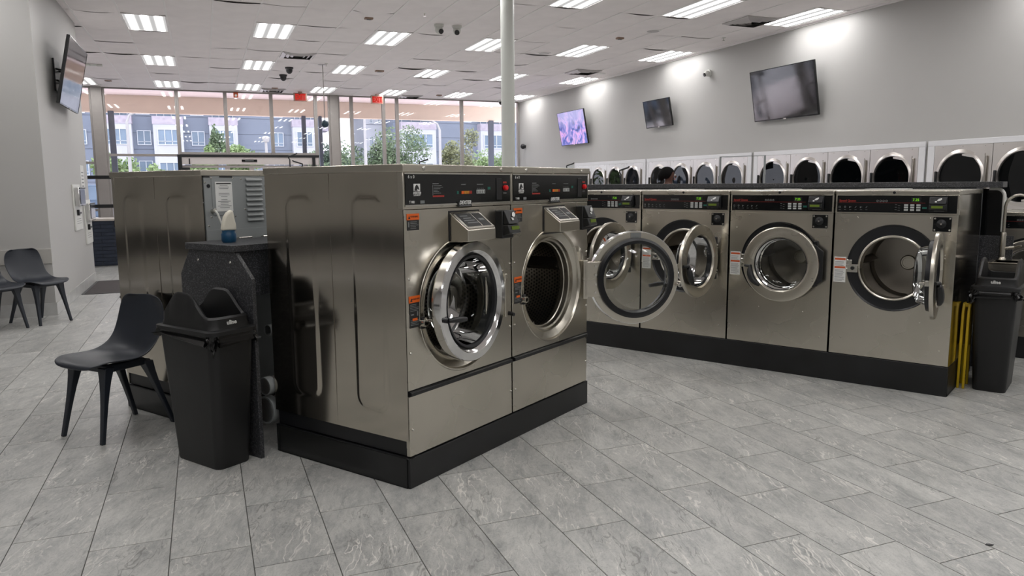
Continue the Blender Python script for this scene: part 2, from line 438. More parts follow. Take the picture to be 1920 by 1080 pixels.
# ------------------------------------------------------------------ room shell
XR, XL, YW, H = 8.93, -7.0, 21.5, 3.90
YB = -5.0
LW, LY0, LY1 = -1.65, 9.97, 13.42       # the block of rooms on the left
fl = struct(G().box(XL, XR, YB, YW+.2, -.12, -.006).build('floor', 'grout'))
tile_me = G().box(-TW/2+.0022, TW/2-.0022, -TL/2+.0022, TL/2-.0022, -.008, 0).mesh('floor_tile', 'floor_tile', 0)
cells = []
k0 = int((XL-TX0)//TW)+1; k1 = int((XR-TX0)//TW)
for k in range(k0, k1):
    cx = TX0+(k+.5)*TW; yj = TY0-TSH*(k-1)
    m0 = int(math.ceil((YB-yj)/TL)); m1 = int((YW-yj)//TL)
    for m in range(m0, m1):
        cy = yj+(m+.5)*TL
        if cx < LW-.1 and LY0+.2 < cy < LY1-.2: continue
        cells.append((cx, cy))
def in_view(x, y):
    v = Vector((x, y, -CAM_H)); f = v.dot(cF)
    if f < .5: return False
    return abs(v.dot(cR)/f) < .70 and abs(v.dot(cU)/f) < .42
def under_machine(x, y):
    t = .5816; u = (x-.844)*math.cos(t)+(y-3.422)*math.sin(t); v = -(x-.844)*math.sin(t)+(y-3.422)*math.cos(t)
    if .1 < u < 1.7 and .2 < v < 2.6: return True
    a = (x-4.594)*-.48+(y-3.529)*.877; b = (x-4.594)*.877+(y-3.529)*.48
    return .1 < a < 3.2 and b > .2 and a < 3.0
cells.sort(key=lambda c: (0 if in_view(*c) and not under_machine(*c) else 1, math.hypot(*c)))
rest = G()
for i, (cx, cy) in enumerate(cells):
    if i < 300: inst('floor_tile', tile_me, fl, (cx, cy, 0))
    else: rest.box(cx-TW/2+.0022, cx+TW/2-.0022, cy-TL/2+.0022, cy+TL/2-.0022, -.008, 0)
rest.build('floor_tile_field', 'floor_tile', fl, smooth=0)['kind'] = 'stuff'

# ceiling: dark plenum above, white runners, one panel per cell
ce = struct(G().box(XL, XR, YB, YW+.05, H+.035, H+.12).build('ceiling', 'plenum'))
CX, CY = .61, 1.23
GX0, GY0 = -.65-.305, 13.0-.615            # cell corner at a lamp
lampcols = [-3, 0, 3, 6, 9, 12, 15]; lamprows = [-12, -9, -6, -3, 0, 3, 6]
def sag_tile(wx, wy, amp):
    g = G(); n = 4; vs = []; fs = []
    for j in range(n+1):
        for i in range(n+1):
            a, b = i/n, j/n
            vs.append(((a-.5)*wx, (b-.5)*wy, -amp*math.sin(PI*a)*(.35+.65*abs(2*b-1))))
    for j in range(n):
        for i in range(n): fs.append((j*(n+1)+i, (j+1)*(n+1)+i, (j+1)*(n+1)+i+1, j*(n+1)+i+1))
    g.add(vs, fs); o = len(vs)
    g.add([(-wx/2, -wy/2, .02), (wx/2, -wy/2, .02), (wx/2, wy/2, .02), (-wx/2, wy/2, .02)], [(0, 1, 2, 3)])
    me = bpy.data.meshes.new('ceiling_panel'); me.from_pydata(g.v, [], g.f); me.materials.append(MATS['ceiling_tile'])
    for p in me.polygons: p.use_smooth = len(p.vertices) == 4
    return me
cp_mes = [sag_tile(CX-.014, CY-.016, q) for q in (.004, .010, .016, .024)]
crest = G(); lampcells = set((c, r) for c in lampcols for r in lamprows)
for c in range(-11, 17):
    for r in range(-16, 8):
        x = GX0+(c+.5)*CX; y = GY0+(r+.5)*CY
        if (c, r) in lampcells or x-CX/2 < XL-.3 or y < YB: continue
        if x < LW-.4 and LY0+.5 < y < LY1-.5: continue
        wx = min(CX, XR-(x-CX/2)); wy = min(CY, YW-(y-CY/2))
        if wx < .05 or wy < .05: continue
        if wx < CX-.01 or wy < CY-.01:
            o = G().box(x-CX/2+.007, x-CX/2+wx-.003, y-CY/2+.004, y-CY/2+wy-.003, H, H+.02).build('ceiling_panel', 'ceiling_tile', ce, smooth=0)
        elif y > 6 and x > -3: inst('ceiling_panel', random.choice(cp_mes), ce, (x, y, H+random.uniform(-.001, .004)), (random.uniform(-.010, .010), 0, 0))
        else: crest.box(x-CX/2+.007, x+CX/2-.007, y-CY/2+.004, y+CY/2-.004, H, H+.02)
crest.build('ceiling_panel_field', 'ceiling_tile', ce, smooth=0)['kind'] = 'stuff'
run_me = G().box(-.012, .012, YB, YW, -.004, .03).mesh('ceiling_runner', 'ceiling_grid', 0)
for c in range(-9, 17):
    x = GX0+c*CX
    if x < XL: continue
    inst('ceiling_runner', run_me, ce, (x, 0, H))
struct(G().box(XR-.03, XR, YB, YW, H-.02, H+.03).build('trim_1', 'ceiling_grid'))

struct(G().box(XR, XR+.2, YB, YW+.2, 0, H+.12).build('wall_right', 'wall_paint'))
wl = struct(G().box(XL, LW, LY0, LY1, 0, H+.12).build('wall_left', 'wall_paint'))
struct(G().box(XL-.2, XL, YB, YW, 0, H+.12).build('wall_side', 'wall_paint'))
struct(G().box(XL, XL+.03, YB, LY0, .38, .78).build('trim_11', 'laminate', bevel=.004))  # unseen dark band, added to show as a stripe in the washer side's reflection
struct(G().box(XL-.2, XR+.2, YB-.2, YB, 0, H+.12).build('wall_rear', 'wall_paint'))
struct(G().box(XL, LW+.012, LY0-.012, LY0, .0, .145).box(LW, LW+.012, LY0-.012, LY1+.012, 0, .145).build('baseboard_left', 'base_tile', bevel=.003))
struct(G().box(XL, LW+.004, LY0-.02, LY0, .60, .77).build('trim_2', 'wall_band', bevel=.003))

# storefront: pilasters, glazed bays, door
def pil(n, x0, x1):
    g = G().box(x0, x1, YW-.10, YW+.12, 0, H+.03); struct(g.build('trim_%d' % n, 'mullion', bevel=.01))
pil(3, -2.42, -2.17); pil(4, 3.33, 3.55)
bays = [(-4.7, -2.42, [2.06, .9], .1), (-2.17, -.5, [2.255], .1), (-.5, .66, [2.27], 2.27), (.66, 1.80, [2.27], 2.27), (1.80, 2.95, [2.27], 2.27), (2.95, 3.33, [], .1),
        (3.55, 3.92, [], .1), (3.92, 4.815, [], .1), (4.815, 5.20, [], .1), (5.20, 7.12, [], .1), (7.12, XR, [], .1), (-7.0, -4.7, [2.06], .1)]
for i, (x0, x1, tr, sill) in enumerate(bays):
    g = G(); m = .045
    g.box(x0, x0+m, YW-.05, YW+.05, sill, H+.03); g.box(x1-m, x1, YW-.05, YW+.05, sill, H+.03)
    g.box(x0+m, x1-m, YW-.04, YW+.04, H-.03, H+.03); g.box(x0+m, x1-m, YW-.04, YW+.04, sill, sill+.07)
    for z in tr:
        if z > sill+.1: g.box(x0+m, x1-m, YW-.03, YW+.03, z-.03, z+.03)
    wi = struct(g.build('window_%d' % (i+1), 'mullion', bevel=.004))
    G().box(x0+m, x1-m, YW-.006, YW+.006, sill+.07, H-.03).build('pane', 'window_glass', wi, smooth=0)
struct(G().box(-7, -.5, YW-.05, YW+.1, 0, .1).box(2.95, XR, YW-.05, YW+.1, 0, .1).build('trim_5', 'mullion'))
dr = thing('door_1', (0, YW-.16, 0)); struct(dr)
G().box(-.50, 2.95, -.06, .10, 2.02, 2.21).build('door_header', 'header_beige', dr, bevel=.006)
G().box(-.50, 2.97, -.08, .12, 2.215, 2.275).build('header_cap', 'black_metal', dr, bevel=.004)
G().box(-.56, -.46, -.09, .10, 1.80, 2.27).box(-.46, -.28, -.09, .0, 1.86, 1.94).build('header_bracket', 'black_metal', dr, bevel=.004)
G().box(-.30, -.27, -.075, -.06, 2.03, 2.17).build('cable', 'black_metal', dr)
G().box(2.78, 2.86, -.10, .10, 1.85, 2.21).build('header_bracket', 'black_metal', dr, bevel=.004)
G().box(.98, 1.36, -.072, -.06, 2.09, 2.15).build('name_plate', 'black_panel', dr)
G().box(1.06, 1.28, -.0735, -.072, 2.110, 2.130).build('plate_print', 'ink_grey', dr, smooth=0)
for x0, x1 in ((-.46, .62), (.62, 1.22), (1.22, 1.82), (1.82, 2.90)):
    g = G(); s = .06
    g.box(x0, x0+s, .02, .07, 0, 2.0).box(x1-s, x1, .02, .07, 0, 2.0).box(x0+s, x1-s, .02, .07, 1.94, 2.0).box(x0+s, x1-s, .02, .07, 0, .2).box(x0+s, x1-s, .02, .07, .98, 1.04)
    d = g.build('door_leaf', 'header_beige', dr, bevel=.004)
    G().box(x0+s, x1-s, .04, .05, .2, 1.94).build('pane', 'window_glass', d, smooth=0)

# round steel column
col = thing('column', (3.53, 8.84, 0))
G().lathe([(0, 0), (.083, 0), (.083, H+.02), (0, H+.02)], axis='Z', n=32).build('shaft', 'post_paint', col)
G().box(-.15, .15, -.15, .15, 0, .015).build('base_plate', 'post_paint', col, bevel=.003)
tag(col, 'pale round steel column rising from behind the near washers to the ceiling', 'column')
# ------------------------------------------------------------------ ceiling lamps
lf = G()
for sx in (-1, 1): lf.box(min(sx*.28, sx*.303), max(sx*.28, sx*.303), -.607, .607, -.006, .03)
for sy in (-1, 1): lf.box(-.28, .28, min(sy*.583, sy*.607), max(sy*.583, sy*.607), -.006, .03)
lf_me = lf.mesh('lamp_frame', 'ceiling_grid', 0)
ll = G(); nn = 1; vs = []
for i in range(nn+1):
    x = -.28+.56*i/nn; z = .003
    vs += [(x, -.583, z), (x, .583, z)]
ll.add(vs, [(2*i, 2*i+2, 2*i+3, 2*i+1) for i in range(nn)]); ll_me = ll.mesh('lens', 'lamp_lens', 35, fix=False)
ll_me.flip_normals() if ll_me.polygons[0].normal.z > 0 else None
rowname = {6: 'row nearest the windows', 3: 'second row from the windows', 0: 'third row from the windows', -3: 'fourth row from the windows',
           -6: 'fifth row from the windows', -9: 'sixth row from the windows', -12: 'seventh row from the windows'}
for r in lamprows:
    for c in lampcols:
        x = GX0+(c+.5)*CX; y = GY0+(r+.5)*CY
        if x < LW and LY0-.5 < y < LY1+.5: continue
        if r < -3 and c in (-3,): pass
        t = thing('ceiling_lamp', (x, y, H-.001))
        inst('frame', lf_me, t); inst('lens', ll_me, t)
        k = 6-lampcols.index(c)
        nm = ('at right wall' if k == 0 else '%s from right wall' % ORD[k+1])
        tag(t, 'bright rectangular ceiling lamp, %s, %s' % (nm, rowname[r]), 'ceiling lamp', 'fluorescent ceiling lamps')

def vent(x, y, label, dark=False):
    t = thing('ceiling_vent', (x, y, H-.012))
    g = G()
    for k, s in enumerate((.29, .215, .14)):
        zz = -.008+.0*k
        a, b = s, s-.05
        for (p, q) in (((-a, -a), (a, -a)), ((a, -a), (a, a)), ((a, a), (-a, a)), ((-a, a), (-a, -a))):
            pi = (p[0]*b/a, p[1]*b/a); qi = (q[0]*b/a, q[1]*b/a)
            g.add([(p[0], p[1], zz+.004), (q[0], q[1], zz+.004), (qi[0], qi[1], zz-.022), (pi[0], pi[1], zz-.022)], [(0, 1, 2, 3)])
    g.build('louvre', 'grille', t, smooth=0)
    G().box(-.28, .28, -.28, .28, 0, .01).build('backing', 'duct_dark', t)
    G().box(-.305, .305, -.305, -.285, -.006, .006).box(-.305, .305, .285, .305, -.006, .006).box(-.305, -.285, -.285, .285, -.006, .006).box(.285, .305, -.285, .285, -.006, .006).build('frame', 'grille', t)
    tag(t, label, 'vent', 'square ceiling vents')
vent(1.80, 15.15, 'square metal ceiling vent left of the dark hanging rod')
vent(1.80, 20.75, 'square metal ceiling vent nearest the entrance exit sign')
vent(5.46, 21.05, 'square metal ceiling vent near the windows left of the column')
vent(7.90, 9.75, 'square metal ceiling vent above the largest TV on right wall')
vent(7.90, 15.30, 'square metal ceiling vent in front of the far right TVs')
def dome_cam(x, y, mat, label):
    t = thing('dome_camera', (x, y, H))
    G().lathe([(0, 0), (.085, 0), (.085, -.03), (.07, -.045), (0, -.045)], axis='Z', n=24).build('base', mat, t)
    G().lathe([(.068, -.045), (.066, -.08), (.05, -.115), (.022, -.135), (0, -.138)], axis='Z', n=24).build('dome', 'camera_dark', t)
    tag(t, label, 'security camera', 'dome cameras on the ceiling')
dome_cam(1.80, 16.75, 'camera_dark', 'black dome security camera under the ceiling, nearer of the two')
dome_cam(1.79, 17.9, 'camera_dark', 'black dome security camera under the ceiling, farther of the two')
dome_cam(8.25, 21.2, 'white_plastic', 'small white dome security camera under the ceiling near the column')
def turret(x, y, a, label):
    t = thing('turret_camera', (x, y, H), a)
    G().lathe([(0, 0), (.075, 0), (.075, -.035), (.06, -.05), (0, -.05)], axis='Z', n=24).build('base', 'white_plastic', t)
    G().sphere((0, 0, -.085), .062, 18).build('ball', 'white_plastic', t)
    G().cyl((0, -.035, -.105), (0, -.062, -.122), .038, 18).build('lens', 'camera_dark', t)
    tag(t, label, 'security camera', 'white turret cameras on the ceiling')
turret(3.50, 11.6, .4, 'white turret security camera on the ceiling, left of the pair')
turret(3.79, 11.6, -.3, 'white turret security camera on the ceiling, right of the pair')
def sprinkler(x, y, label):
    t = thing('sprinkler', (x, y, H))
    G().lathe([(0, 0), (.04, 0), (.035, -.012), (.012, -.016), (0, -.016)], axis='Z', n=16).build('escutcheon', 'white_plastic', t)
    G().cyl((0, 0, -.016), (0, 0, -.05), .008, 8).cyl((0, 0, -.05), (0, 0, -.053), .022, 12).build('head', 'bolt', t)
    tag(t, label, 'sprinkler', 'ceiling sprinklers')
sprinkler(3.08, 10.9, 'small sprinkler head on the ceiling in front of the camera pair')
sprinkler(8.35, 11.0, 'small sprinkler head on the ceiling near the right wall above wall camera')
sprinkler(8.35, 16.0, 'small sprinkler head on the ceiling beside the far right lamp')
sprinkler(2.45, 16.0, 'small sprinkler head on the ceiling beside the dark hanging rod')
def speaker(x, y, label):
    t = thing('ceiling_speaker', (x, y, H))
    G().lathe([(0, 0), (.13, 0), (.125, -.010), (.105, -.012), (0, -.012)], axis='Z', n=28).build('rim', 'ceiling_grid', t)
    G().lathe([(0, -.0125), (.10, -.0125), (.10, -.016), (0, -.016)], axis='Z', n=28).build('grille', 'grille', t)
    tag(t, label, 'ceiling speaker', 'round ceiling speakers')
speaker(6.09, 13.4, 'round white ceiling speaker just right of the column')
speaker(8.40, 15.4, 'round white ceiling speaker close to the right wall')
speaker(6.89, 10.9, 'round white ceiling speaker above the right wall camera')
def sensor(x, y, label, s=.07):
    t = thing('ceiling_sensor', (x, y, H))
    G().box(-s, s, -s*.7, s*.7, -.03, 0).build('case', 'sign_beige', t, bevel=.006)
    G().box(-s*.5, s*.5, -s*.4, s*.4, -.036, -.03).build('cover', 'ink_grey', t)
    tag(t, label, 'sensor', 'small boxes on the ceiling')
sensor(-1.88, 20.05, 'tan sensor box on the ceiling above the left pilaster')
sensor(1.81, 20.3, 'tan sensor box on the ceiling in front of the entrance vent')
sensor(6.15, 20.5, 'tan sensor box on the ceiling left of the column')
sensor(3.66, 16.6, 'tan sensor box on the ceiling right of the dark hanging rod', .09)
sensor(6.68, 11.6, 'tiny dark box on the ceiling in front of the right wall TVs', .06)
sensor(2.40, 11.5, 'flat tan plate on the ceiling in front of the camera pair', .06)
t = thing('smoke_detector', (-1.88, 17.5, H))
G().lathe([(0, 0), (.07, 0), (.07, -.03), (.05, -.05), (0, -.05)], axis='Z', n=20).build('body', 'white_plastic', t)
for a, b in ((-.16, -.05), (.05, .16)): G().box(a, b, -.03, .03, -.055, -.01).build('lamp_head', 'white_plastic', t, bevel=.008)
tag(t, 'white detector with two side heads on the ceiling right of left TV', 'smoke detector')
# hanging rod with ball
t = thing('hanging_ball', (2.40, 16.17, H))
G().cyl((0, 0, 0), (0, 0, -1.12), .010, 10).build('rod', 'mullion', t)
G().lathe([(0, 0), (.09, 0), (.09, -.012), (0, -.012)], axis='Z', n=20).build('ceiling_plate', 'grille', t)
G().sphere((0, 0, -1.185), .078, 20).build('ball', 'ball_teal', t)
tag(t, 'dark teal ball hanging from the ceiling on a thin straight rod', 'hanging ornament')
def exit_sign(x, y, label):
    t = thing('exit_sign', (x, y, H))
    G().box(-.05, .05, -.02, .02, -.03, 0).build('canopy', 'sign_beige', t)
    G().box(-.17, .17, -.025, .025, -.25, -.03).build('case', 'sign_beige', t, bevel=.006)
    G().box(-.135, .135, -.028, -.025, -.232, -.048).build('face', 'sign_red', t)
    text('EXIT', .18, 'sign_glow', t, (0, -.029, -.14), sx=.72, bold=.006)
    tag(t, label, 'exit sign', 'red exit signs')
exit_sign(2.50, 20.95, 'red exit sign hanging from the ceiling left of the thick pilaster')
exit_sign(4.53, 20.95, 'red exit sign hanging from the ceiling between window mullions right of pilaster')
t = thing('alarm_box', (.93, YW-.05, 3.80))
G().box(-.06, .06, -.04, .01, -.05, .08).build('case', 'ink_rust', t, bevel=.005)
G().cyl((0, -.04, 0), (0, -.05, 0), .03, 14).build('lens', 'white_plastic', t)
tag(t, 'small reddish alarm box high on the window wall', 'alarm')

# ------------------------------------------------------------------ televisions
def tv(name, W, Ht, mat, loc, rotz, tilt, label, off=.16):
    """local: screen faces -y; loc = screen centre"""
    t = thing(name, loc, rotz)
    M = Matrix.Rotation(tilt, 4, 'X')
    def part(g, nm, mt, **k):
        o = g.build(nm, mt, t, **k); o.rotation_euler[0] = tilt; return o
    part(G().box(-W/2, W/2, 0, .035, -Ht/2, Ht/2), 'case', 'black_plastic', bevel=.006)
    b = .012
    part(G().box(-W/2, W/2, -.006, 0, Ht/2-b, Ht/2).box(-W/2, W/2, -.006, 0, -Ht/2, -Ht/2+b*1.5).box(-W/2, -W/2+b, -.006, 0, -Ht/2+b*1.5, Ht/2-b).box(W/2-b, W/2, -.006, 0, -Ht/2+b*1.5, Ht/2-b), 'bezel', 'black_panel')
    part(G().box(-W/2+b, W/2-b, -.003, -.001, -Ht/2+b*1.5, Ht/2-b), 'screen', mat, smooth=0)
    part(G().box(-.03, .03, -.010, -.006, -Ht/2-.006, -Ht/2+.012), 'logo_badge', 'bolt')
    G().box(-.2, .2, off-.02, off, -.2, .2).build('wall_plate', 'black_metal', t, bevel=.004)
    G().cyl((-.12, .03, .05), (-.12, off-.01, .08), .012, 8).cyl((.12, .03, .05), (.12, off-.01, .08), .012, 8).cyl((-.12, .03, -.1), (-.12, off-.01, -.06), .012, 8).cyl((.12, .03, -.1), (.12, off-.01, -.06), .012, 8).build('mount_arm', 'black_metal', t)
    return t
RZ = -PI/2   # faces -x
tag(tv('television', 1.46, .83, 'screen_dark', (XR-.18, 9.97, 2.885), RZ, math.radians(10), 'x', .18), 'largest wall TV with a dark screen, nearest one on the right wall', 'television', 'televisions')
tag(tv('television', .96, .56, 'screen_dark', (XR-.19, 13.62, 2.875), RZ, math.radians(11), 'x', .19), 'smaller tilted wall TV with a dark screen, middle one on the right wall', 'television', 'televisions')
tag(tv('television', 1.48, .85, 'screen_picture', (XR-.18, 17.55, 2.855), RZ, math.radians(10), 'x', .18), 'wall TV showing a blue and purple picture, farthest on the right wall', 'television', 'televisions')
tag(tv('television', 1.46, .82, 'screen_dark', (LW+.20, 11.35, 2.86), PI/2, math.radians(12), 'x', .20), 'wall TV with a reflective screen on the left wall, seen from the side', 'television', 'televisions')
tag(tv('television', .9, .60, 'screen_dark', (-2.22, 15.3, 2.43), PI/2+.25, math.radians(2), 'x', .08), 'black TV seen edge-on beyond the left wall end beside the windows', 'television', 'televisions')
struct(G().box(-2.9, -2.33, 14.2, 15.85, 0, H+.03).build('wall_nook', 'wall_paint'))
t = thing('wall_camera', (XR, 12.15, 3.49), RZ)
G().cyl((0, 0, 0), (0, -.04, 0), .065, 24).build('base', 'white_plastic', t); G().sphere((.0, -.06, -.01), .055, 16).build('ball', 'white_plastic', t)
G().cyl((-.01, -.09, -.025), (-.018, -.118, -.038), .035, 18).build('lens', 'camera_dark', t)
tag(t, 'white turret security camera on the right wall beside the largest TV', 'security camera')
t = thing('wall_camera', (XR, 21.0, 2.56), RZ)
G().cyl((0, 0, 0), (0, -.05, 0), .05, 20).build('base', 'camera_dark', t); G().sphere((0, -.08, 0), .075, 16).build('dome', 'camera_dark', t)
tag(t, 'dark dome security camera on the far end of the right wall', 'security camera')
t = thing('wall_camera', (LW, 10.6, 3.80), PI/2)
G().cyl((0, 0, 0), (0, -.05, 0), .07, 20).build('base', 'white_plastic', t); G().sphere((0, -.09, -.02), .06, 16).build('ball', 'white_plastic', t)
G().cyl((0, -.12, -.04), (0, -.15, -.05), .035, 16).build('lens', 'camera_dark', t)
tag(t, 'white security camera high on the left wall at the picture corner', 'security camera')

# ------------------------------------------------------------------ Dexter style washers (island)
WD, DD, HB, HT = .868, .985, .157, 1.553
def warn_label(parent, x, z, w, h, y=-.0012, n=6):
    """orange headed black label, top-left corner at x, z"""
    b = G().box(x, x+w, y-.0006, y, z-h, z).build('warning_label', 'ink_black', parent, smooth=0)
    hh = min(.36*h, .030)
    G().box(x-.002, x+w+.002, y-.0014, y-.0006, z-hh, z+.002).build('orange_band', 'ink_orange', b, smooth=0)
    text('WARNING', hh*.42, 'ink_black', b, (x+w*.6, y-.0016, z-hh*.45))
    G().prism([(x+.006, z-hh*.8), (x+.022, z-hh*.8), (x+.014, z-hh*.25)], y-.0018, y-.0014).build('hazard_mark', 'ink_black', b, smooth=0)
    g = G(); zz = z-hh-.008; random.seed(int(h*1000))
    while zz > z-h+.008:
        if h < .09 or not (z-h*.72 < zz < z-h*.48): g.box(x+(.022 if h < .09 else .006), x+w-.004-random.random()*.025, y-.0012, y-.0006, zz-.0025, zz)
        zz -= .0075
    if h > .09:
        g.box(x+.010, x+.030, y-.0012, y-.0006, z-h*.60, z-h*.56).box(x+w-.022, x+w-.014, y-.0012, y-.0006, z-h*.64, z-h*.49)
        G().box(x+.020, x+w-.02, y-.0016, y-.0006, z-h*.78, z-h*.70).build('orange_band', 'ink_orange', b, smooth=0)
    else: g.box(x+.006, x+.014, y-.0012, y-.0006, z-h*.80, z-h*.48)
    g.build('printed_lines', 'ink_grey', b, smooth=0)
def pressed_side(g, D, z0, z1, x, sgn, stad, amp=.0045, nv=90, nz=110, topb=.010):
    """side skin at x, facing sgn, over depth D with pressed capsules (v0,v1,za,zb,r)"""
    def hgt(v, z):
        h = 0
        for (a, b, p, q, r) in stad:
            cx, cz = (a+b)/2, (p+q)/2; hx, hz = (b-a)/2-r, (q-p)/2-r
            dx, dz = max(abs(v-cx)-hx, 0), max(abs(z-cz)-hz, 0)
            d = math.hypot(dx, dz)-r
            h = max(h, amp*min(1, max(0, .5-d/.012)))
        for c in (.25*D, .75*D):     # sheet bowed inward under the cap, between the fixings
            h -= topb*math.exp(-((v-c)/(.17*D))**2)*math.exp(-((z1-z)/.10)**2)
        h += .0016*math.sin(5.1*z+2*v)*math.sin(PI*v/D)
        return h
    vs = []; fs = []
    zs = [z0+(z1-z0)*j/nz for j in range(nz+1)]; v_s = [D*i/nv for i in range(nv+1)]
    for z in zs:
        for v in v_s: vs.append((x+sgn*hgt(v, z), v, z))
    for j in range(nz):
        for i in range(nv): fs.append((j*(nv+1)+i, j*(nv+1)+i+1, (j+1)*(nv+1)+i+1, (j+1)*(nv+1)+i))
    g.add(vs, fs)
def door_part(parent, hx, hy, zc, rho, ang, kind):
    """hinged at (hx,hy,zc); closed it lies to the left of the hinge, outside = -y"""
    c = (-rho, 0, 0)
    if kind == 'big':
        ring = [(.305, -.002), (.305, -.044), (.301, -.050), (.262, -.054), (.257, -.051), (.241, -.032), (.237, -.028), (.236, -.004)]
        d = G().lathe(ring, c, n=72, closed=True).build('door', 'chrome', parent, loc=(hx, hy, zc), rotz=ang, smooth=22)
        G().lathe([(.302, -.002), (.300, .006), (.240, .006), (.240, -.002)], c, n=64, closed=True).build('back_ring', 'steel', d)
        G().lathe([(.262, .006), (.262, .030), (.246, .040), (.226, .036), (.222, -.034), (.236, -.040), (.237, .0)], c, n=64, closed=True).build('gasket', 'black_rubber', d)
        G().lathe([(.226, -.030), (.222, -.012), (.212, .03), (.200, .085), (.182, .118), (.150, .132), (.08, .136), (.0005, .137)], c, n=64).build('glass_bowl', 'door_glass', d)
        G().cyl((c[0]-.268, -.052, -.055), (c[0]-.268, -.070, -.055), .013, 16).tube([(c[0]-.268, -.068, -.055), (c[0]-.235, -.080, -.055), (c[0]-.18, -.082, -.060), (c[0]-.135, -.080, -.066)], [.011, .013, .015, .012], 12).build('handle', 'black_plastic', d)
        G().cyl((c[0]-.300, .0, -.055), (c[0]-.300, .045, -.055), .008, 12).cyl((c[0]-.300, .030, -.055), (c[0]-.300, .045, -.055), .013, 12).build('latch_pin', 'bolt', d)
        g = G().box(c[0]+.20, .004, .006, .014, -.115, .115).box(-.02, .012, -.014, .014, -.125, .125)
        g.build('hinge', 'steel', d, bevel=.004)
        g = G()
        for z in (-.085, -.03, .03, .085): g.cyl((c[0]+.275, .012, z), (c[0]+.275, .022, z), .009, 12)
        g.build('bolt', 'bolt', d)
        G().box(c[0]-.035, c[0]+.035, .006, .009, .262, .295).build('rating_plate', 'ink_grey', d)
    else:
        ring = [(.282, .0), (.282, -.016), (.2795, -.021), (.274, -.024), (.214, -.030), (.207, -.028), (.197, -.016), (.194, .0)]
        d = G().lathe(ring, c, n=72, closed=True).build('door', 'steel', parent, loc=(hx, hy, zc), rotz=ang, smooth=22)
        G().lathe([(.232, .0), (.228, .030), (.214, .034), (.196, .030), (.192, -.012), (.200, -.014), (.204, .0)], c, n=56, closed=True).build('gasket', 'black_rubber', d)
        G().lathe([(.196, -.010), (.192, .02), (.188, .060), (.178, .090), (.150, .104), (.08, .110), (.0005, .112)], c, n=56).build('glass_bowl', 'door_glass', d)
        a0 = math.radians(186); pts = []
        for i in range(9):
            a = a0+math.radians(44)*i/8; rr = .215+.012*math.sin(PI*i/8)
            pts.append((c[0]+rr*math.cos(a), -.046-.012*math.sin(PI*i/8), rr*math.sin(a)))
        G().tube([(c[0]-.262, -.032, -.02)]+pts, [.010]+[.014, .019, .022, .023, .023, .022, .020, .016, .010], 10).build('handle', 'black_plastic', d)
        G().box(c[0]-.305, c[0]-.262, .0, .022, -.035, .0).cyl((c[0]-.296, .022, -.018), (c[0]-.296, .052, -.018), .008, 10).build('latch_pin', 'bolt', d, bevel=.003)
        g = G().prism([(c[0]+.21, .13), (c[0]+.24, .16), (.012, .11), (.012, -.11), (c[0]+.24, -.16), (c[0]+.21, -.13)], -.002, .012)
        g.build('hinge', 'black_metal', d, bevel=.004)
        g = G()
        for z in (-.11, -.09, .09, .11): g.cyl((c[0]+.245, -.030, z), (c[0]+.245, -.037, z), .006, 10)
        g.build('bolt', 'bolt', d)
    return d
def card_reader(parent, x, z, w=.105, h=.12):
    y = 0
    b = G().box(x, x+w, y-.05, y, z-h*1.25, z).build('card_reader', 'black_plastic', parent, bevel=.006)
    G().prism([(-.05, z-h*.62), (-.085, z-h*.62), (-.098, z-h*1.0), (-.05, z-h*1.12)], x+.0, x+w, 'yz').build('reader_nose', 'black_plastic', b, bevel=.004)
    G().prism([(-.052, z+.002), (-.058, z), (-.090, z-h*.60), (-.052, z-h*.60)], x+.004, x+w-.004, 'yz').build('reader_slope', 'bld_dark' if False else 'black_plastic', b, bevel=.003)
    G().box(x+w*.25, x+w*.88, -.0945, -.088, z-h*.86, z-h*.70).build('lcd', 'lcd_green', b, smooth=0)
    G().box(x+w*.2, x+w*.9, -.0985, -.096, z-h*1.02, z-h*1.0).build('card_slot', 'ink_grey', b, smooth=0)
    a = math.atan2(.032, h*.58)
    M = Matrix.Translation((x+w*.58, -.076, z-h*.28)) @ Matrix.Rotation(-a, 4, 'X')
    g = G().prism([(-.010, .004), (.004, .022), (.020, .026), (.026, .014), (.014, .000), (.004, -.004)], -.0015, .0, M=M)
    g.prism([(-.022, -.006), (-.006, -.006), (-.004, -.020), (-.020, -.020)], -.0015, .0, M=M)
    g.build('hand_mark', 'ink_white', b, smooth=0)
    return b
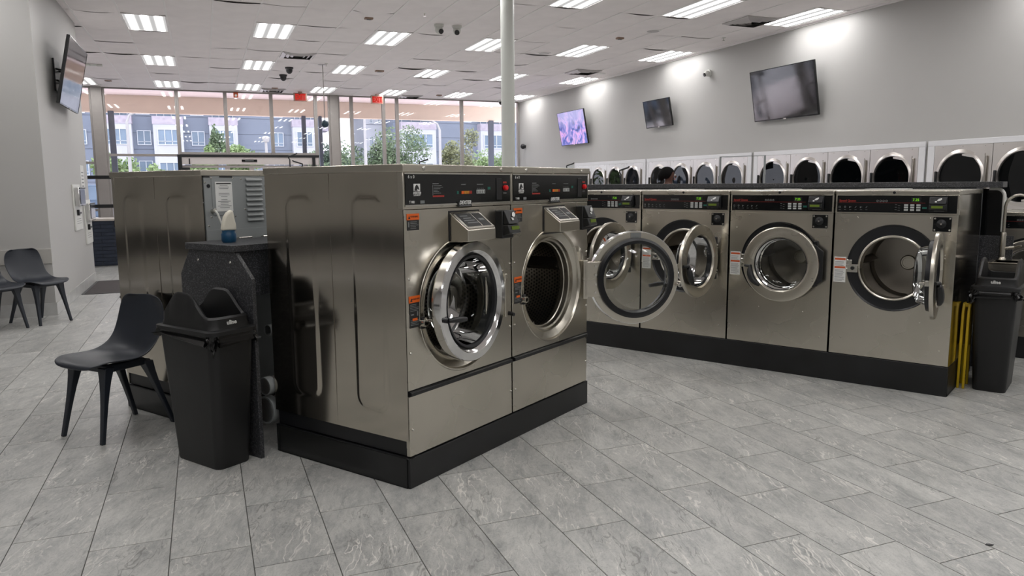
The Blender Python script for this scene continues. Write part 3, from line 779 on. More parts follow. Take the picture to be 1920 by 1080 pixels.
def make_big_washer(name, ang, back=False):
    t = thing(name)
    W, D = WD, DD
    # carcass
    body = G().box(.012, W-.012, D-.012, D, .235, HT-.036)
    body.build('back_panel', 'galvanised', t)
    fr = G().box(.03, W-.03, .05, D-.05, HB+.005, .235).box(.012, .03, .02, D-.01, HB+.0, .245).box(W-.03, W-.012, .02, D-.01, HB+.0, .245)
    fr.build('base_frame', 'black_metal', t)
    st = [(.135*D, .335*D, .36, 1.40, .06), (.625*D, .83*D, .36, 1.40, .06)]
    for x, sg, nm in ((.0, -1, 'side_panel'), (W, 1, 'side_panel')):
        g = G(); pressed_side(g, D, .235, HT-.036, x, sg, st)
        g.build(nm, 'steel_side', t, smooth=80)
        s = G().box(x-.0012, x+.0012, .497*D-.0008, .497*D+.0008, .235, HT-.04).build('seam', 'steel_drum', t, smooth=0)
    # cap
    G().box(-.006, W+.006, -.014, D+.004, HT-.036, HT).build('top_cap', 'steel', t, bevel=.004)
    g = G()
    for x in (.135, W-.105): g.lathe([(0, -.022), (.006, -.022), (.010, -.018), (.011, -.014), (.011, -.010)], (x, 0, HT-.018), n=14)
    g.build('cap_screw', 'bolt', t)
    # control fascia
    G().box(.0, W, -.004, .03, 1.345, HT-.036).build('fascia_frame', 'steel', t, bevel=.002)
    cp = G().box(.014, W-.012, -.007, -.003, 1.365, HT-.046).build('control_panel', 'black_panel', t, smooth=0)
    G().box(.010, W-.008, -.0085, -.003, HT-.046, HT-.040).box(.010, W-.008, -.0085, -.003, 1.357, 1.365).build('bright_trim', 'bolt', t, smooth=0)
    y = -.0074
    text('6 x 0', .022, 'ink_white', cp, (.055, y, 1.494))
    text('T-900', .017, 'ink_white', cp, (.056, y, 1.377), sx=.9)
    G().box(.115, .145, y-.0004, y+.0003, 1.370, 1.384).build('rating_box', 'ink_grey', cp, smooth=0)
    # horse-head emblem on a white square with the maker's name
    G().box(.070, .115, y-.0003, y+.0003, 1.428, 1.462).build('emblem_square', 'ink_white', cp, smooth=0)
    G().prism([(.074, 1.430), (.078, 1.444), (.084, 1.454), (.092, 1.459), (.096, 1.456), (.104, 1.447), (.109, 1.436), (.105, 1.433), (.098, 1.439), (.094, 1.438), (.096, 1.430)], y-.0009, y-.0003).build('horse_emblem', 'ink_black', cp, smooth=0)
    text('DEXTER', .015, 'ink_white', cp, (.093, y, 1.419), shear=.25, bold=.0004)
    text('LAUNDRY', .0105, 'ink_white', cp, (.093, y, 1.409), shear=.25)
    g = G(); g.box(.205, .250, y-.0004, y+.0003, 1.460, 1.464)
    for i, ww in enumerate((.06, .07, .05, .03, .04, .055)): g.box(.212, .212+ww, y-.0004, y+.0003, 1.4515-.0072*i, 1.4538-.0072*i)
    g.box(.205, .2075, y-.0004, y+.0003, 1.405, 1.456); g.box(.425, .462, y-.0004, y+.0003, 1.456, 1.459); g.box(.555, .610, y-.0004, y+.0003, 1.456, 1.459)
    for i in range(4): g.box(.555+.016*i, .565+.016*i, y-.0004, y+.0003, 1.436, 1.438)
    g.build('printed_lines', 'ink_grey', cp, smooth=0)
    G().box(.205, .290, y-.0006, y+.0003, 1.398, 1.406).build('red_band', 'ink_red', cp, smooth=0)
    for i, m in enumerate(('key_amber', 'key_amber', 'key_amber', 'ink_red')):
        G().box(.425+.0215*i, .445+.0215*i, y-.003, y, 1.410, 1.425).build('selector_key', 'ink_orange' if i == 0 else m, cp, bevel=.001)
    G().box(.388, .404, y-.002, y, 1.410, 1.425).build('start_key', 'key_green', cp, bevel=.001)
    for i in range(4): G().box(.550+.0185*i, .567+.0185*i, y-.003, y, 1.410, 1.430).build('supply_key', 'key_grey', cp, bevel=.001)
    g = G()
    for i in range(4): g.box(.5555+.0185*i, .5615+.0185*i, y-.0036, y-.003, 1.413, 1.427)
    g.build('key_mark', 'ink_black', cp, smooth=0)
    G().box(.648, .672, y-.001, y, 1.430, 1.444).build('start_light', 'key_green', cp, smooth=0)
    G().box(.725, .775, y-.003, y, 1.375, 1.490).build('coin_blank', 'black_plastic', cp, bevel=.002)
    G().lathe([(0, -.018), (.010, -.018), (.014, -.014), (.015, -.004), (.015, 0)], (.805, y, 1.438), n=20).build('stop_button', 'key_red', cp)
    G().box(.788, .822, y-.0008, y, 1.462, 1.472).build('stop_tag', 'ink_red', cp, smooth=0)
    G().box(.79, .82, y-.0008, y, 1.408, 1.412).build('stop_print', 'ink_grey', cp, smooth=0)
    pl = G().prism([(.395, 1.347), (.505, 1.347), (.500, 1.372), (.390, 1.372)], -.012, -.006).build('name_plate', 'black_plastic', cp, smooth=0)
    text('DEXTER', .026, 'ink_white', cp, (.449, -.0126, 1.3665), shear=.3, bold=.0008)
    G().box(.405, .495, -.0126, -.012, 1.3495, 1.3525).build('plate_print', 'ink_grey', cp, smooth=0)
    # front sheets
    CXD, CZD = .436, .850
    g = G(); holed_panel(g, .004, W-.004, .484, 1.342, CXD, CZD, .335, -.002, .018); g.build('front_panel', 'steel', t, bevel=.0015)
    G().box(.004, W-.004, .004, .02, .455, .485).build('gap_strip', 'black_metal', t)
    G().prism([(-.016, .458), (-.016, .476), (.004, .482), (.004, .456)], .012, W-.012, 'yz').build('kick_lip', 'black_plastic', t, bevel=.002)
    G().box(.004, W-.004, -.002, .02, HB+.001, .454).build('lower_panel', 'steel', t, bevel=.002)
    g = G()
    for x, z in ((.026, 1.02), (.026, .665), (W-.016, 1.02), (W-.016, .665), (.026, .29), (W-.016, .29)):
        g.lathe([(0, -.007), (.004, -.007), (.0065, -.004), (.007, 0)], (x, -.002, z), n=12)
    g.build('panel_screw', 'bolt', t)
    # door surround and drum
    G().lathe([(.346, -.002), (.343, -.005), (.337, -.005), (.334, -.001), (.330, .010), (.300, .024), (.290, .030), (.286, .022), (.280, .022), (.276, .040), (.266, .044), (.262, .07), (.256, .074), (.256, .10)], (CXD, 0, CZD), n=72).build('door_surround', 'steel', t, smooth=25)
    G().lathe([(.262, .085), (.290, .10), (.290, .60), (.10, .605), (.0005, .605)], (CXD, 0, CZD), n=64, uv=True).build('drum', 'perforated', t)
    for k in range(3):
        a = 2*PI*k/3+.35; M = Matrix.Translation((CXD, 0, CZD)) @ Matrix.Rotation(-a, 4, 'Y')
        G().prism([(.235, 0), (.292, .05), (.292, -.05)], .11, .59, 'xz', M).build('drum_rib', 'steel_drum', t)
    G().lathe([(.012, -.03), (.018, -.03), (.020, -.02), (.020, .002)], (CXD-.325, 0, CZD-.05), n=16).build('door_latch', 'bolt', t)
    G().box(CXD-.338, CXD-.312, -.016, .0, CZD-.078, CZD-.02).build('latch_plate', 'black_metal', t, bevel=.003)
    G().box(.775, .800, -.026, .0, .73, .97).build('hinge_post', 'steel', t, bevel=.004)
    # soap box
    sb = G().prism([(.012, 1.170), (-.118, 1.178), (-.118, 1.236), (.0, 1.322), (.012, 1.322)], .335, .565, 'yz').build('soap_box', 'steel', t, bevel=.004)
    G().box(.325, .575, -.004, .004, 1.160, 1.328).build('soap_frame', 'black_metal', t)
    a = math.atan2(.086, .118)
    M = Matrix.Translation((.45, -.059, 1.2795)) @ Matrix.Rotation(a, 4, 'X')
    G().box(-.112, .112, -.066, .066, .000, .004, M).build('soap_lid', 'bolt', sb, bevel=.001)
    G().box(-.095, .020, -.052, .048, .004, .0052, M).box(.030, .098, -.052, .048, .004, .0052, M).build('lid_label', 'ink_black', sb, smooth=0)
    g = G()
    for i in range(4): g.box(-.08+.01*(i % 2), -.02+.012*i, .026-.018*i, .032-.018*i, .0052, .0056, M)
    g.box(.045, .085, -.01, .005, .0052, .0056, M); g.build('printed_lines', 'ink_grey', sb, smooth=0)
    card_reader(t, .722, 1.318)
    warn_label(t, .024, 1.322, .082, .075, -.0028)
    warn_label(t, .024, .935, .074, .150, -.0028)
    G().cyl((.846, -.004, .74), (.846, -.035, .735), .012, 12, .010).build('bumper', 'black_rubber', t)
    door_part(t, .766, -.004, CZD+.018, .345, ang, 'big')
    # back
    if back:
        bb = [c for c in t.children if c.name.startswith('back_panel')][0]
        yb = D
        g = G()
        for i in range(9):
            z = 1.498-.0302*i; x0 = W-.405+.0; x1 = W-.290
            g.add([], [])
            g.prism([(yb, z-.010), (yb+.012, z-.010), (yb+.012, z-.002), (yb, z+.010)], x0, x1, 'yz')
            gg = G().prism([(yb, z-.010), (yb+.014, z-.009), (yb+.013, z-.001), (yb, z+.010)], x0, x1, 'yz'); gg.build('louvre', 'galvanised', bb, bevel=.003)
        G().box(W-.205, W-.060, yb, yb+.004, 1.29, 1.50).build('access_plate', 'galvanised', bb, bevel=.001)
        n = G().box(W-.193, W-.080, yb+.004, yb+.006, 1.312, 1.484).build('notice', 'card_white', bb, smooth=0)
        g = G(); random.seed(3)
        for i in range(15):
            z = 1.464-.0092*i
            if i in (3, 4, 8): continue
            hw = random.uniform(.02, .046)
            g.box(W-.1365-hw, W-.1365+hw, yb+.006, yb+.0064, z-.003, z)
        g.build('printed_lines', 'ink_grey', n, smooth=0)
        G().box(W-.185, W-.088, yb+.006, yb+.0066, 1.470, 1.477).build('heading_print', 'ink_black', n, smooth=0)
        G().cyl((W-.040, yb-.001, 1.460), (W-.040, yb+.003, 1.460), .011, 20).build('cable_hole', 'black_rubber', bb)
        g = G()
        for x, z in ((W-.205, 1.505), (W-.06, 1.505), (W-.05, 1.28), (W-.21, 1.28), (W-.02, 1.48), (W-.26, 1.5), (W-.28, 1.32), (W-.43, 1.33), (W-.43, 1.46), (W-.03, 1.23)): g.lathe([(0, .004), (.004, .003), (.006, 0)], (x, yb, z), n=10)
        g.build('back_screw', 'bolt', bb)
        G().box(0.013, W-.013, yb, yb+.003, .28, 1.205).build('lower_sheet', 'galvanised', bb, bevel=.001)
        for x in (W-.255, W-.43): G().tube([(x-.045, yb+.003, 1.148), (x-.045, yb+.022, 1.150), (x+.045, yb+.022, 1.150), (x+.045, yb+.003, 1.148)], .006, 8).build('lift_handle', 'bolt', bb)
        G().box(W-.20, W-.115, yb-.004, yb+.002, HT-.044, HT-.037).box(W-.05, W-.01, yb-.004, yb+.002, HT-.044, HT-.037).build('vent_slot', 'black_rubber', bb)
        G().cyl((W-.055, yb, 1.315), (W-.055, yb+.030, 1.320), .012, 12).build('cord_plug', 'bolt', bb)
        pts = [(W-.055, yb+.03, 1.320), (W-.060, yb+.045, 1.300), (W-.075, yb+.05, 1.25), (W-.100, yb+.05, 1.20), (W-.125, yb+.045, 1.16), (W-.15, yb+.04, 1.12)]
        G().tube(pts, .0055, 8).build('power_cord', 'white_plastic', bb)
    return t
TI = .5816
IC, IS = math.cos(TI), math.sin(TI); AX, AY = .844, 3.422
def isl(u, v, z=0): return (AX+u*IC-v*IS, AY+u*IS+v*IC, z)
a1 = make_big_washer('washing_machine', math.radians(5)); a1.location = isl(.004, .006); a1.rotation_euler[2] = TI
tag(a1, 'nearest large stainless washing machine with its round chrome door ajar', 'washing machine', 'large stainless washers of the left island')
a2 = copy_tree(a1); a2.location = isl(.876, .006)
for c in a2.children:
    if c.name.split('.')[0] == 'door': c.rotation_euler = (0, 0, math.radians(137)); c.location = (.781, -.030, .845)
tag(a2, 'large stainless washing machine whose round glass door is swung fully open', 'washing machine', 'large stainless washers of the left island')
b1 = make_big_washer('washing_machine', 0, True); b1.location = isl(.872, 2.537); b1.rotation_euler[2] = TI+PI
tag(b1, 'stainless washing machine turned away, showing its grey louvred back', 'washing machine', 'large stainless washers of the left island')
# plinths
def plinth(name, u0, u1, v0, v1, h, label):
    t = thing(name, isl(0, 0), TI)
    w_ = .06
    G().box(u0, u1, v0, v0+.02, 0, h).box(u0, u1, v1-.02, v1, 0, h).box(u0, u0+.02, v0+.02, v1-.02, 0, h).box(u1-.02, u1, v0+.02, v1-.02, 0, h).build('skirt', 'base_black', t, bevel=.003)
    G().box(u0, u0+.012, v0, v1, h, h+.004).box(u0+.055, u0+.075, v0, v1, h, h+.004).box(u0+.075, u1, v0, v1, h, h+.002).box(u0+.012, u0+.055, v0, v0+.06, h, h+.004).box(u0+.012, u0+.055, v1-.06, v1, h, h+.004).box(u0+.012, u0+.055, (v0+v1)/2-.01, (v0+v1)/2+.01, h, h+.004).build('top_frame', 'base_black', t)
    G().box(u0+.02, u1-.02, v0+.02, v1-.02, .002, h-.05).build('infill', 'black_rubber', t)
    tag(t, label, 'plinth', 'black washer plinths')
plinth('washer_plinth', 0, 1.75, 0, .99, .150, 'black steel plinth under the two nearest large washers')
plinth('washer_plinth', 0, .876, 1.553, 2.54, .150, 'black steel plinth under the washer seen from behind')
# laminate counter between the back-to-back washers
t = thing('folding_counter', isl(0, 0), TI)
pan = [(.955, 0), (1.595, 0), (1.595, .968), (1.50, 1.112), (1.085, 1.112), (.955, .975)]
G().prism(pan, -.135, -.112, 'yz').build('end_panel', 'laminate', t, bevel=.002)
G().box(-.150, 1.60, 1.070, 1.515, 1.112, 1.148).build('counter_top', 'laminate', t, bevel=.003)
G().box(-.110, 1.60, 1.11, 1.13, .86, 1.112).build('apron', 'laminate', t, bevel=.002)
g = G()
for v in (1.13, 1.42): g.lathe([(0, -.005), (.006, -.003), (.008, 0)], (-.135, v, 1.055), axis='X', n=10)
g.lathe([(0, -.005), (.005, -.003), (.007, 0)], (-.135, 1.02, .60), axis='X', n=10)
g.build('screw', 'bolt', t)
tag(t, 'dark speckled laminate counter with angled end panel behind the trash can', 'counter')
def pipe(pts, r, mat, name, label):
    o = G().tube([isl(*p) for p in pts], r, 14)
    t2 = thing(name, isl(0, 0), 0); t2.location = (0, 0, 0)
    o.build('hose', mat, t2)
    g = G()
    for p, q in ((pts[0], pts[1]),): g.cyl(isl(*p), (Vector(isl(*p))*.85+Vector(isl(*q))*.15), r*1.15, 14)
    g.build('clamp', 'galvanised', t2); tag(t2, label, 'pipe', 'drain pipes behind washers')
pipe([(-.02, 1.05, .36), (.25, 1.05, .37), (.9, 1.05, .36), (1.6, 1.05, .36)], .045, 'pipe_grey', 'drain_pipe', 'upper dusty grey drain hose in the gap behind nearest washer')
pipe([(.0, 1.08, .215), (.3, 1.08, .21), (.9, 1.08, .21), (1.6, 1.08, .21)], .068, 'pipe_grey', 'drain_pipe', 'lower thick dusty drain pipe in the gap behind nearest washer')
pipe([(.05, 1.09, .66), (.3, 1.09, .66), (.9, 1.1, .66), (1.6, 1.1, .66)], .028, 'black_rubber', 'water_hose', 'black water hose in the gap under the laminate counter')
# scoop standing in blue cup
t = thing('scoop_bottle', isl(-.015, 1.30, 1.148), TI-.35)
G().lathe([(0, 0), (.034, 0), (.040, .010), (.040, .046), (.035, .054), (.035, .068), (.0, .068)], axis='Z', n=28).build('cup', 'bottle_blue', t)
pf = [(-.040, .066), (-.034, .10), (-.024, .140), (-.008, .165), (.012, .178), (.026, .178), (.030, .140), (.038, .100), (.040, .066)]
G().prism(pf, -.026, .026).build('scoop', 'scoop_cream', t, bevel=.012, seg=3)
tag(t, 'cream scoop topped blue bottle standing on the laminate counter', 'bottle')

# ------------------------------------------------------------------ slim trash cans
def slim_can(name, label, logo='uline'):
    """local: long axis y (0..L), short axis x (0..W), z up; rim at z=.74"""
    t = thing(name); L, W, z0, z1 = .52, .285, .0, .735
    def loop(cx, cy, hx, hy, r, z, n=5):
        return [(p[0]+cx, p[1]+cy, z) for p in rrect(-hx, hx, -hy, hy, r, n)]
    def loft(loops, cap0=True, cap1=False):
        g = G(); m = len(loops[0]); vs = sum(loops, []); fs = []
        for j in range(len(loops)-1):
            fs += [(j*m+i, j*m+(i+1) % m, (j+1)*m+(i+1) % m, (j+1)*m+i) for i in range(m)]
        if cap0: fs.append(tuple(range(m))[::-1])
        if cap1: fs.append(tuple(range((len(loops)-1)*m, len(loops)*m)))
        return g.add(vs, fs)
    loft([loop(0, 0, .098, .185, .035, z0), loop(0, 0, .102, .190, .04, .01), loop(0, 0, .130, .240, .045, .69), loop(0, 0, .130, .240, .045, .72)]).build('bin_body', 'bin_black', t, smooth=50)
    # liner folded over the rim, crumpled and hanging lower at the corner
    random.seed(5); rows = []
    n = 12; m = 4*(n+1)
    base = rrect(-.139, .139, -.249, .249, .05, n)
    ph = [random.uniform(0, 6.28) for _ in range(6)]
    for j in range(9):
        s = j/8; row = []
        for i, (x, y) in enumerate(base):
            a = i/m*2*PI
            drop = .05+.06*math.exp(-((abs(a-3.93))/.55)**2)+.035*math.exp(-((abs(a-5.6))/.5)**2)+.012*math.sin(9*a+ph[0])+.008*math.sin(23*a+ph[1])
            wr = .005+.007*math.sin(17*a+ph[2]+6*s)+.006*math.sin(31*a+ph[3]-9*s)+.006*math.sin(11*a+14*s)
            k = 1+(wr*s*1.5+.004-.004*s)/.14
            row.append((x*k, y*(1+(wr*s*1.5+.004-.004*s)/.25), z1-drop*s))
        rows.append(row)
    g = G(); vs = sum(rows, []); fs = []
    for j in range(8): fs += [(j*m+i, j*m+(i+1) % m, (j+1)*m+(i+1) % m, (j+1)*m+i) for i in range(m)]
    g.add(vs, fs); g.build('bin_liner', 'bag_black', t, smooth=30)
    # lid: flange, then walls that arch up along both long sides
    def arch(y, lo, hi): 
        q = max(0, min(1, (.208-abs(y-.015))/.165)); return lo+(hi-lo)*q*q*(3-2*q)
    N = 16; out = rrect(-.122, .122, -.225, .225, .055, N); inn = rrect(-.098, .098, -.205, .205, .05, N); top = rrect(-.110, .110, -.212, .212, .05, N)
    fl0 = rrect(-.146, .146, -.258, .258, .05, N); M4 = len(out)
    def seg(y): return max(-1, min(1, y/.215))
    loops = [[(x, y, z1-.020) for x, y in fl0], [(x, y, z1) for x, y in fl0], [(x, y, z1+.006) for x, y in rrect(-.128, .128, -.232, .232, .055, N)],
             [(x, y, z1+.03) for x, y in out],
             [(x*.98, y, z1+arch(y, .058, .172)) for x, y in out], [(x, y, z1+arch(y, .068, .184)) for x, y in top], [(x, y, z1+arch(y, .060, .174)) for x, y in inn], [(x*.98, y*.98, z1-.03) for x, y in inn]]
    # resample long sides so the arch is smooth: insert points along y
    def dense(lp):
        res = []
        for i in range(len(lp)):
            a, b = lp[i], lp[(i+1) % len(lp)]; d = math.dist(a[:2], b[:2]); k = 12 if d > .2 else (4 if d > .08 else 1)
            for q in range(k): res.append(tuple(a[c]+(b[c]-a[c])*q/k for c in range(3)))
        return res
    loops = [dense(l) for l in loops]
    for li, (lo, hi) in {4: (.058, .172), 5: (.068, .184), 6: (.060, .174)}.items(): loops[li] = [(x, y, z1+arch(y, lo, hi)) for x, y, z in loops[li]]
    ln = min(len(l) for l in loops); assert all(len(l) == ln for l in loops)
    loft(loops, False).build('swing_lid', 'bin_black', t, smooth=45)
    text(logo, .030, 'ink_white', t, (.0, -.2262, z1+.036), bold=.001)
    tag(t, label, 'trash can', 'slim black trash cans'); return t
c1 = slim_can('trash_can', 'slim black trash can with arched open lid beside the empty dark chair')
c1.location = isl(-.272, 1.175); c1.rotation_euler[2] = TI
RA = -math.atan2(.877, .48); RX, RY = 4.594, 3.529
RC, RS = math.cos(RA), math.sin(RA)
def row(x, y, z=0):     # x along the front to the viewer's right (0 = right end), y into the depth
    return (RX+x*RC-y*RS, RY+x*RS+y*RC, z)
c2 = copy_tree(c1); c2.location = row(.200, .525); c2.rotation_euler[2] = RA
tag(c2, 'slim black trash can with open lid at the right end, beside sink', 'trash can', 'slim black trash cans')

# ------------------------------------------------------------------ row of washers on the right
WS, DS, ZS0, ZS1 = .779, .93, .207, 1.395
def make_row_washer(name, ang, zoff=.857, hx=.69, hy=-.02):
    t = thing(name); W, D = WS, DS
    G().box(.0, W, D-.01, D, ZS0, ZS1-.033).build('back_panel', 'galvanised', t)
    for x, s in ((0, -1), (W, 1)):
        g = G(); pressed_side(g, D, ZS0, ZS1-.033, x, s, [], nv=24, nz=30, topb=.002); g.build('side_panel', 'steel_side', t, smooth=80)
    G().box(-.001, W+.001, -.008, D+.004, ZS1-.033, ZS1).build('top_cap', 'steel', t, bevel=.006)
    G().cyl((W/2-.005, -.009, ZS1-.016), (W/2-.005, -.007, ZS1-.016), .0095, 20).build('lock_hole', 'black_rubber', t)
    G().box(.0, W, -.004, .03, 1.232, ZS1-.033).build('fascia_frame', 'steel', t, bevel=.002)
    cp = G().box(.012, W-.012, -.0065, -.003, 1.242, ZS1-.036).build('control_panel', 'black_panel', t, smooth=0)
    y = -.0068
    text('Speed Queen', .021, 'ink_red', cp, (.082, y, 1.322), sx=.98, bold=.0004)
    G().box(.02, W-.20, y, y+.0004, 1.3085, 1.3098).build('red_line', 'ink_red', cp, smooth=0)
    g = G(); 
    for i in range(4): g.lathe([(.0045, -.0006), (.0075, -.0006)], (.280+.019*i, y+.0006, 1.322), n=10)
    for i in range(6):
        x = .030+.036*i; z = 1.277
        if i == 0: g.box(x-.006, x+.006, y, y+.0004, z-.007, z-.005).box(x-.006, x-.004, y, y+.0004, z-.007, z+.007).box(x+.004, x+.006, y, y+.0004, z-.007, z+.007).box(x-.006, x+.006, y, y+.0004, z+.005, z+.007)
        elif i == 1: g.lathe([(.004, 0), (.0065, 0)], (x, y, z+.002), n=10); g.box(x-.001, x+.001, y, y+.0004, z-.009, z-.003)
        elif i % 2 == 0: g.box(x-.007, x-.002, y, y+.0004, z-.006, z+.005).box(x, x+.006, y, y+.0004, z, z+.003)
        else: g.add([(x-.007, y, z-.005), (x-.004, y, z-.005), (x+.006, y, z+.006), (x+.002, y, z+.006)], [(0, 1, 2, 3)])
        g.box(x-.007, x+.007, y, y+.0004, 1.2585, 1.2605)
    for i in range(3): g.box(.392, .405, y, y+.0004, 1.262+.017*i, 1.264+.017*i); g.box(.412, .424, y, y+.0004, 1.258+.016*i, 1.260+.016*i)
    g.build('panel_symbol', 'ink_grey', cp, smooth=0)
    G().box(.492, .552, y-.0006, y, 1.314, 1.346).build('display', 'black_rubber', cp, smooth=0)
    text('7.25', .024, 'led_green', cp, (.521, y-.001, 1.330), bold=.0005)
    for i in range(3):
        for j in range(3): G().box(.450+.038*i, .475+.038*i, y-.003, y, 1.256+.0165*j, 1.268+.0165*j).build('keypad_key', 'key_grey', cp, bevel=.001)
    G().box(.562, .590, y-.002, y, 1.270, 1.283).build('start_key', 'key_green', cp, bevel=.001)
    # card reader set in the fascia
    b = G().box(.604, .712, -.022, -.004, 1.252, 1.352).build('card_reader', 'black_plastic', t, bevel=.004)
    G().prism([(-.022, 1.350), (-.028, 1.350), (-.048, 1.306), (-.022, 1.300)], .608, .708, 'yz').build('reader_slope', 'camera_dark', b, bevel=.003)
    G().box(.606, .710, -.044, -.022, 1.264, 1.302).build('reader_nose', 'black_plastic', b, bevel=.004)
    G().box(.622, .690, -.0452, -.044, 1.276, 1.292).build('lcd', 'lcd_green', b, smooth=0)
    G().box(.635, .695, -.0235, -.022, 1.256, 1.259).build('card_slot', 'ink_grey', b, smooth=0)
    M = Matrix.Translation((.660, -.040, 1.328)) @ Matrix.Rotation(-.43, 4, 'X')
    g = G().prism([(-.008, .000), (.004, .012), (.020, .018), (.022, .008), (.012, -.002), (.0, -.005)], -.0014, 0, M=M)
    g.prism([(-.018, -.005), (-.006, -.005), (-.006, -.014), (-.018, -.014)], -.0014, 0, M=M); g.build('hand_mark', 'ink_white', b, smooth=0)
    CXS, CZS = .398, .857
    g = G(); holed_panel(g, .001, W-.001, ZS0+.002, 1.230, CXS, CZS, .302, -.002, .012); g.build('front_panel', 'steel', t, bevel=.0015)
    # coin blank plate
    cb = G().box(.632, .742, -.006, -.002, 1.120, 1.218).build('coin_plate', 'black_panel', t, bevel=.002)
    G().lathe([(0, -.014), (.007, -.014), (.009, -.010), (.020, -.004), (.030, 0)], (.682, -.006, 1.172), n=20).build('lock', 'black_metal', cb)
    G().lathe([(0, -.016), (.006, -.015), (.007, -.012)], (.682, -.006, 1.172), n=14).build('lock_core', 'bolt', cb)
    g = G()
    for x in (.643, .731):
        for z in (1.131, 1.207): g.lathe([(0, -.004), (.005, -.003), (.007, 0)], (x, -.006, z), n=10)
    g.build('plate_screw', 'bolt', cb)
    g = G()
    for x, z in ((.155, 1.205), (.055, 1.11), (.255, .50), (.59, .49), (.08, .33), (.72, .31), (.615, 1.21), (.735, 1.10)): g.lathe([(0, -.005), (.004, -.004), (.006, 0)], (x, -.002, z), n=10)
    g.build('panel_screw', 'bolt', t)
    # gasket, tub mouth, drum
    G().lathe([(.302, -.003), (.300, -.006), (.290, .004), (.24, .012), (.228, .010)], (CXS, 0, CZS), n=64).build('gasket_ring', 'black_rubber', t)
    G().lathe([(.230, .012), (.228, .000), (.222, -.004), (.214, .000), (.210, .02), (.210, .07)], (CXS, 0, CZS), n=64).build('tub_mouth', 'steel', t)
    G().lathe([(.210, .06), (.250, .075), (.255, .46), (.235, .48), (.10, .485), (.0005, .485)], (CXS, 0, CZS), n=56).build('drum', 'steel_drum', t)
    G().lathe([(.055, .485), (.055, .478), (.048, .472), (.040, .472), (.038, .478), (.0005, .478)], (CXS, 0, CZS), n=28).build('drum_hub', 'steel', t)
    for k in range(3):
        a = 2*PI*k/3+.95; M = Matrix.Translation((CXS, 0, CZS)) @ Matrix.Rotation(-a, 4, 'Y')
        G().prism([(.205, 0), (.256, .035), (.256, -.035)], .08, .475, 'xz', M).build('drum_rib', 'steel_drum', t)
    G().box(CXS-.300, CXS-.225, -.012, .004, CZS-.045, CZS+.012).box(CXS-.300, CXS-.265, -.012, .004, CZS+.012, CZS+.045).build('latch_plate', 'bolt', t, bevel=.003)
    G().cyl((CXS-.258, -.012, CZS-.014), (CXS-.258, -.020, CZS-.014), .013, 14).build('latch_hole', 'black_metal', t)
    G().box(W-.125, W-.092, -.012, .0, CZS-.17, CZS+.17).build('hinge_post', 'black_metal', t, bevel=.006)
    # white warning label
    lb = G().box(.010, .092, -.0032, -.002, .735, .918).build('warning_label', 'card_white', t, smooth=0)
    for z in (.902, .842): G().box(.014, .088, -.0038, -.0032, z-.006, z+.008).build('rust_band', 'ink_rust', lb, smooth=0)
    g = G(); random.seed(11); z = .884
    while z > .745:
        if not (.828 < z < .856): g.box(.016, .086-random.random()*.02, -.0036, -.0032, z-.0028, z)
        z -= .0085
    g.build('printed_lines', 'ink_grey', lb, smooth=0)
    door_part(t, hx, hy, zoff, .292, ang, 'small')
    return t
NM = 'stainless washers of the right row'
sq = make_row_washer('washing_machine', math.radians(95))
sq.location = row(-.791+.010, .005); sq.rotation_euler[2] = RA
tag(sq, 'right end washer of the row, door swung open edge-on showing its steel drum', 'washing machine', NM)
def set_door(root, ang, dx=0, dz=0, dy=0):
    for c in root.children:
        if c.name.split('.')[0] == 'door': c.rotation_euler = (0, 0, ang); c.location.x += dx; c.location.z += dz; c.location.y += dy
for i, (ang, lab, dx, dz, dy) in enumerate(((86, 'leftmost washer of the right row, half hidden behind the big open glass door', 0, 0, 0),
        (86, 'second washer of the right row, its small steel door standing half open', 0, 0, 0), (2, 'third washer of the right row, its round steel door nearly shut', .035, -.012, -.035))):
    c = copy_tree(sq); c.location = row(-.791*(4-i)+.010, .005); set_door(c, math.radians(ang), dx, dz, dy); tag(c, lab, 'washing machine', NM)
t = thing('washer_plinth', row(0, 0), RA)
G().box(-3.95, .0, 0, .02, 0, .205).box(-3.95, .0, .92, .94, 0, .205).box(-.02, .0, .02, .92, 0, .205).box(-3.95, -3.93, .02, .92, 0, .205).build('skirt', 'base_black', t, bevel=.003)
G().box(-3.93, -.02, .02, .92, .19, .203).build('deck', 'base_black', t)
tag(t, 'long low black plinth under the right row of washers', 'plinth', 'black washer plinths')
# bulkhead and dark ledge behind the row
t = thing('service_bulkhead', row(0, 0), RA)
G().box(-3.95, -.05, .975, 1.22, 0, 1.405).build('bulkhead_body', 'laminate', t, bevel=.003)
G().box(-3.98, .12, .97, 1.22, 1.405, 1.448).build('ledge', 'laminate', t, bevel=.003)
G().box(-.045, -.005, .945, .985, 0, 1.405).build('corner_post', 'laminate', t, bevel=.003)
tag(t, 'dark speckled ledge running along the back of the right washer row', 'counter')
# pale strips standing in for highlights on the washer caps
for x, w_, m, lab in ((-2.35, .26, 'card_white', 'thin pale strip added as a highlight on the second washer'), (-1.45, .25, 'card_white', 'thin pale strip added as a highlight on the third washer'),
                      (-.62, .30, 'card_white', 'thin pale strip added as a highlight on the right end washer')):
    o = G().box(-w_/2, w_/2, -.10, .10, 0, .004).build('highlight_strip', m, loc=row(x, .80, 1.3955), rotz=RA); tag(o, lab, 'highlight', 'highlight strips on the row')
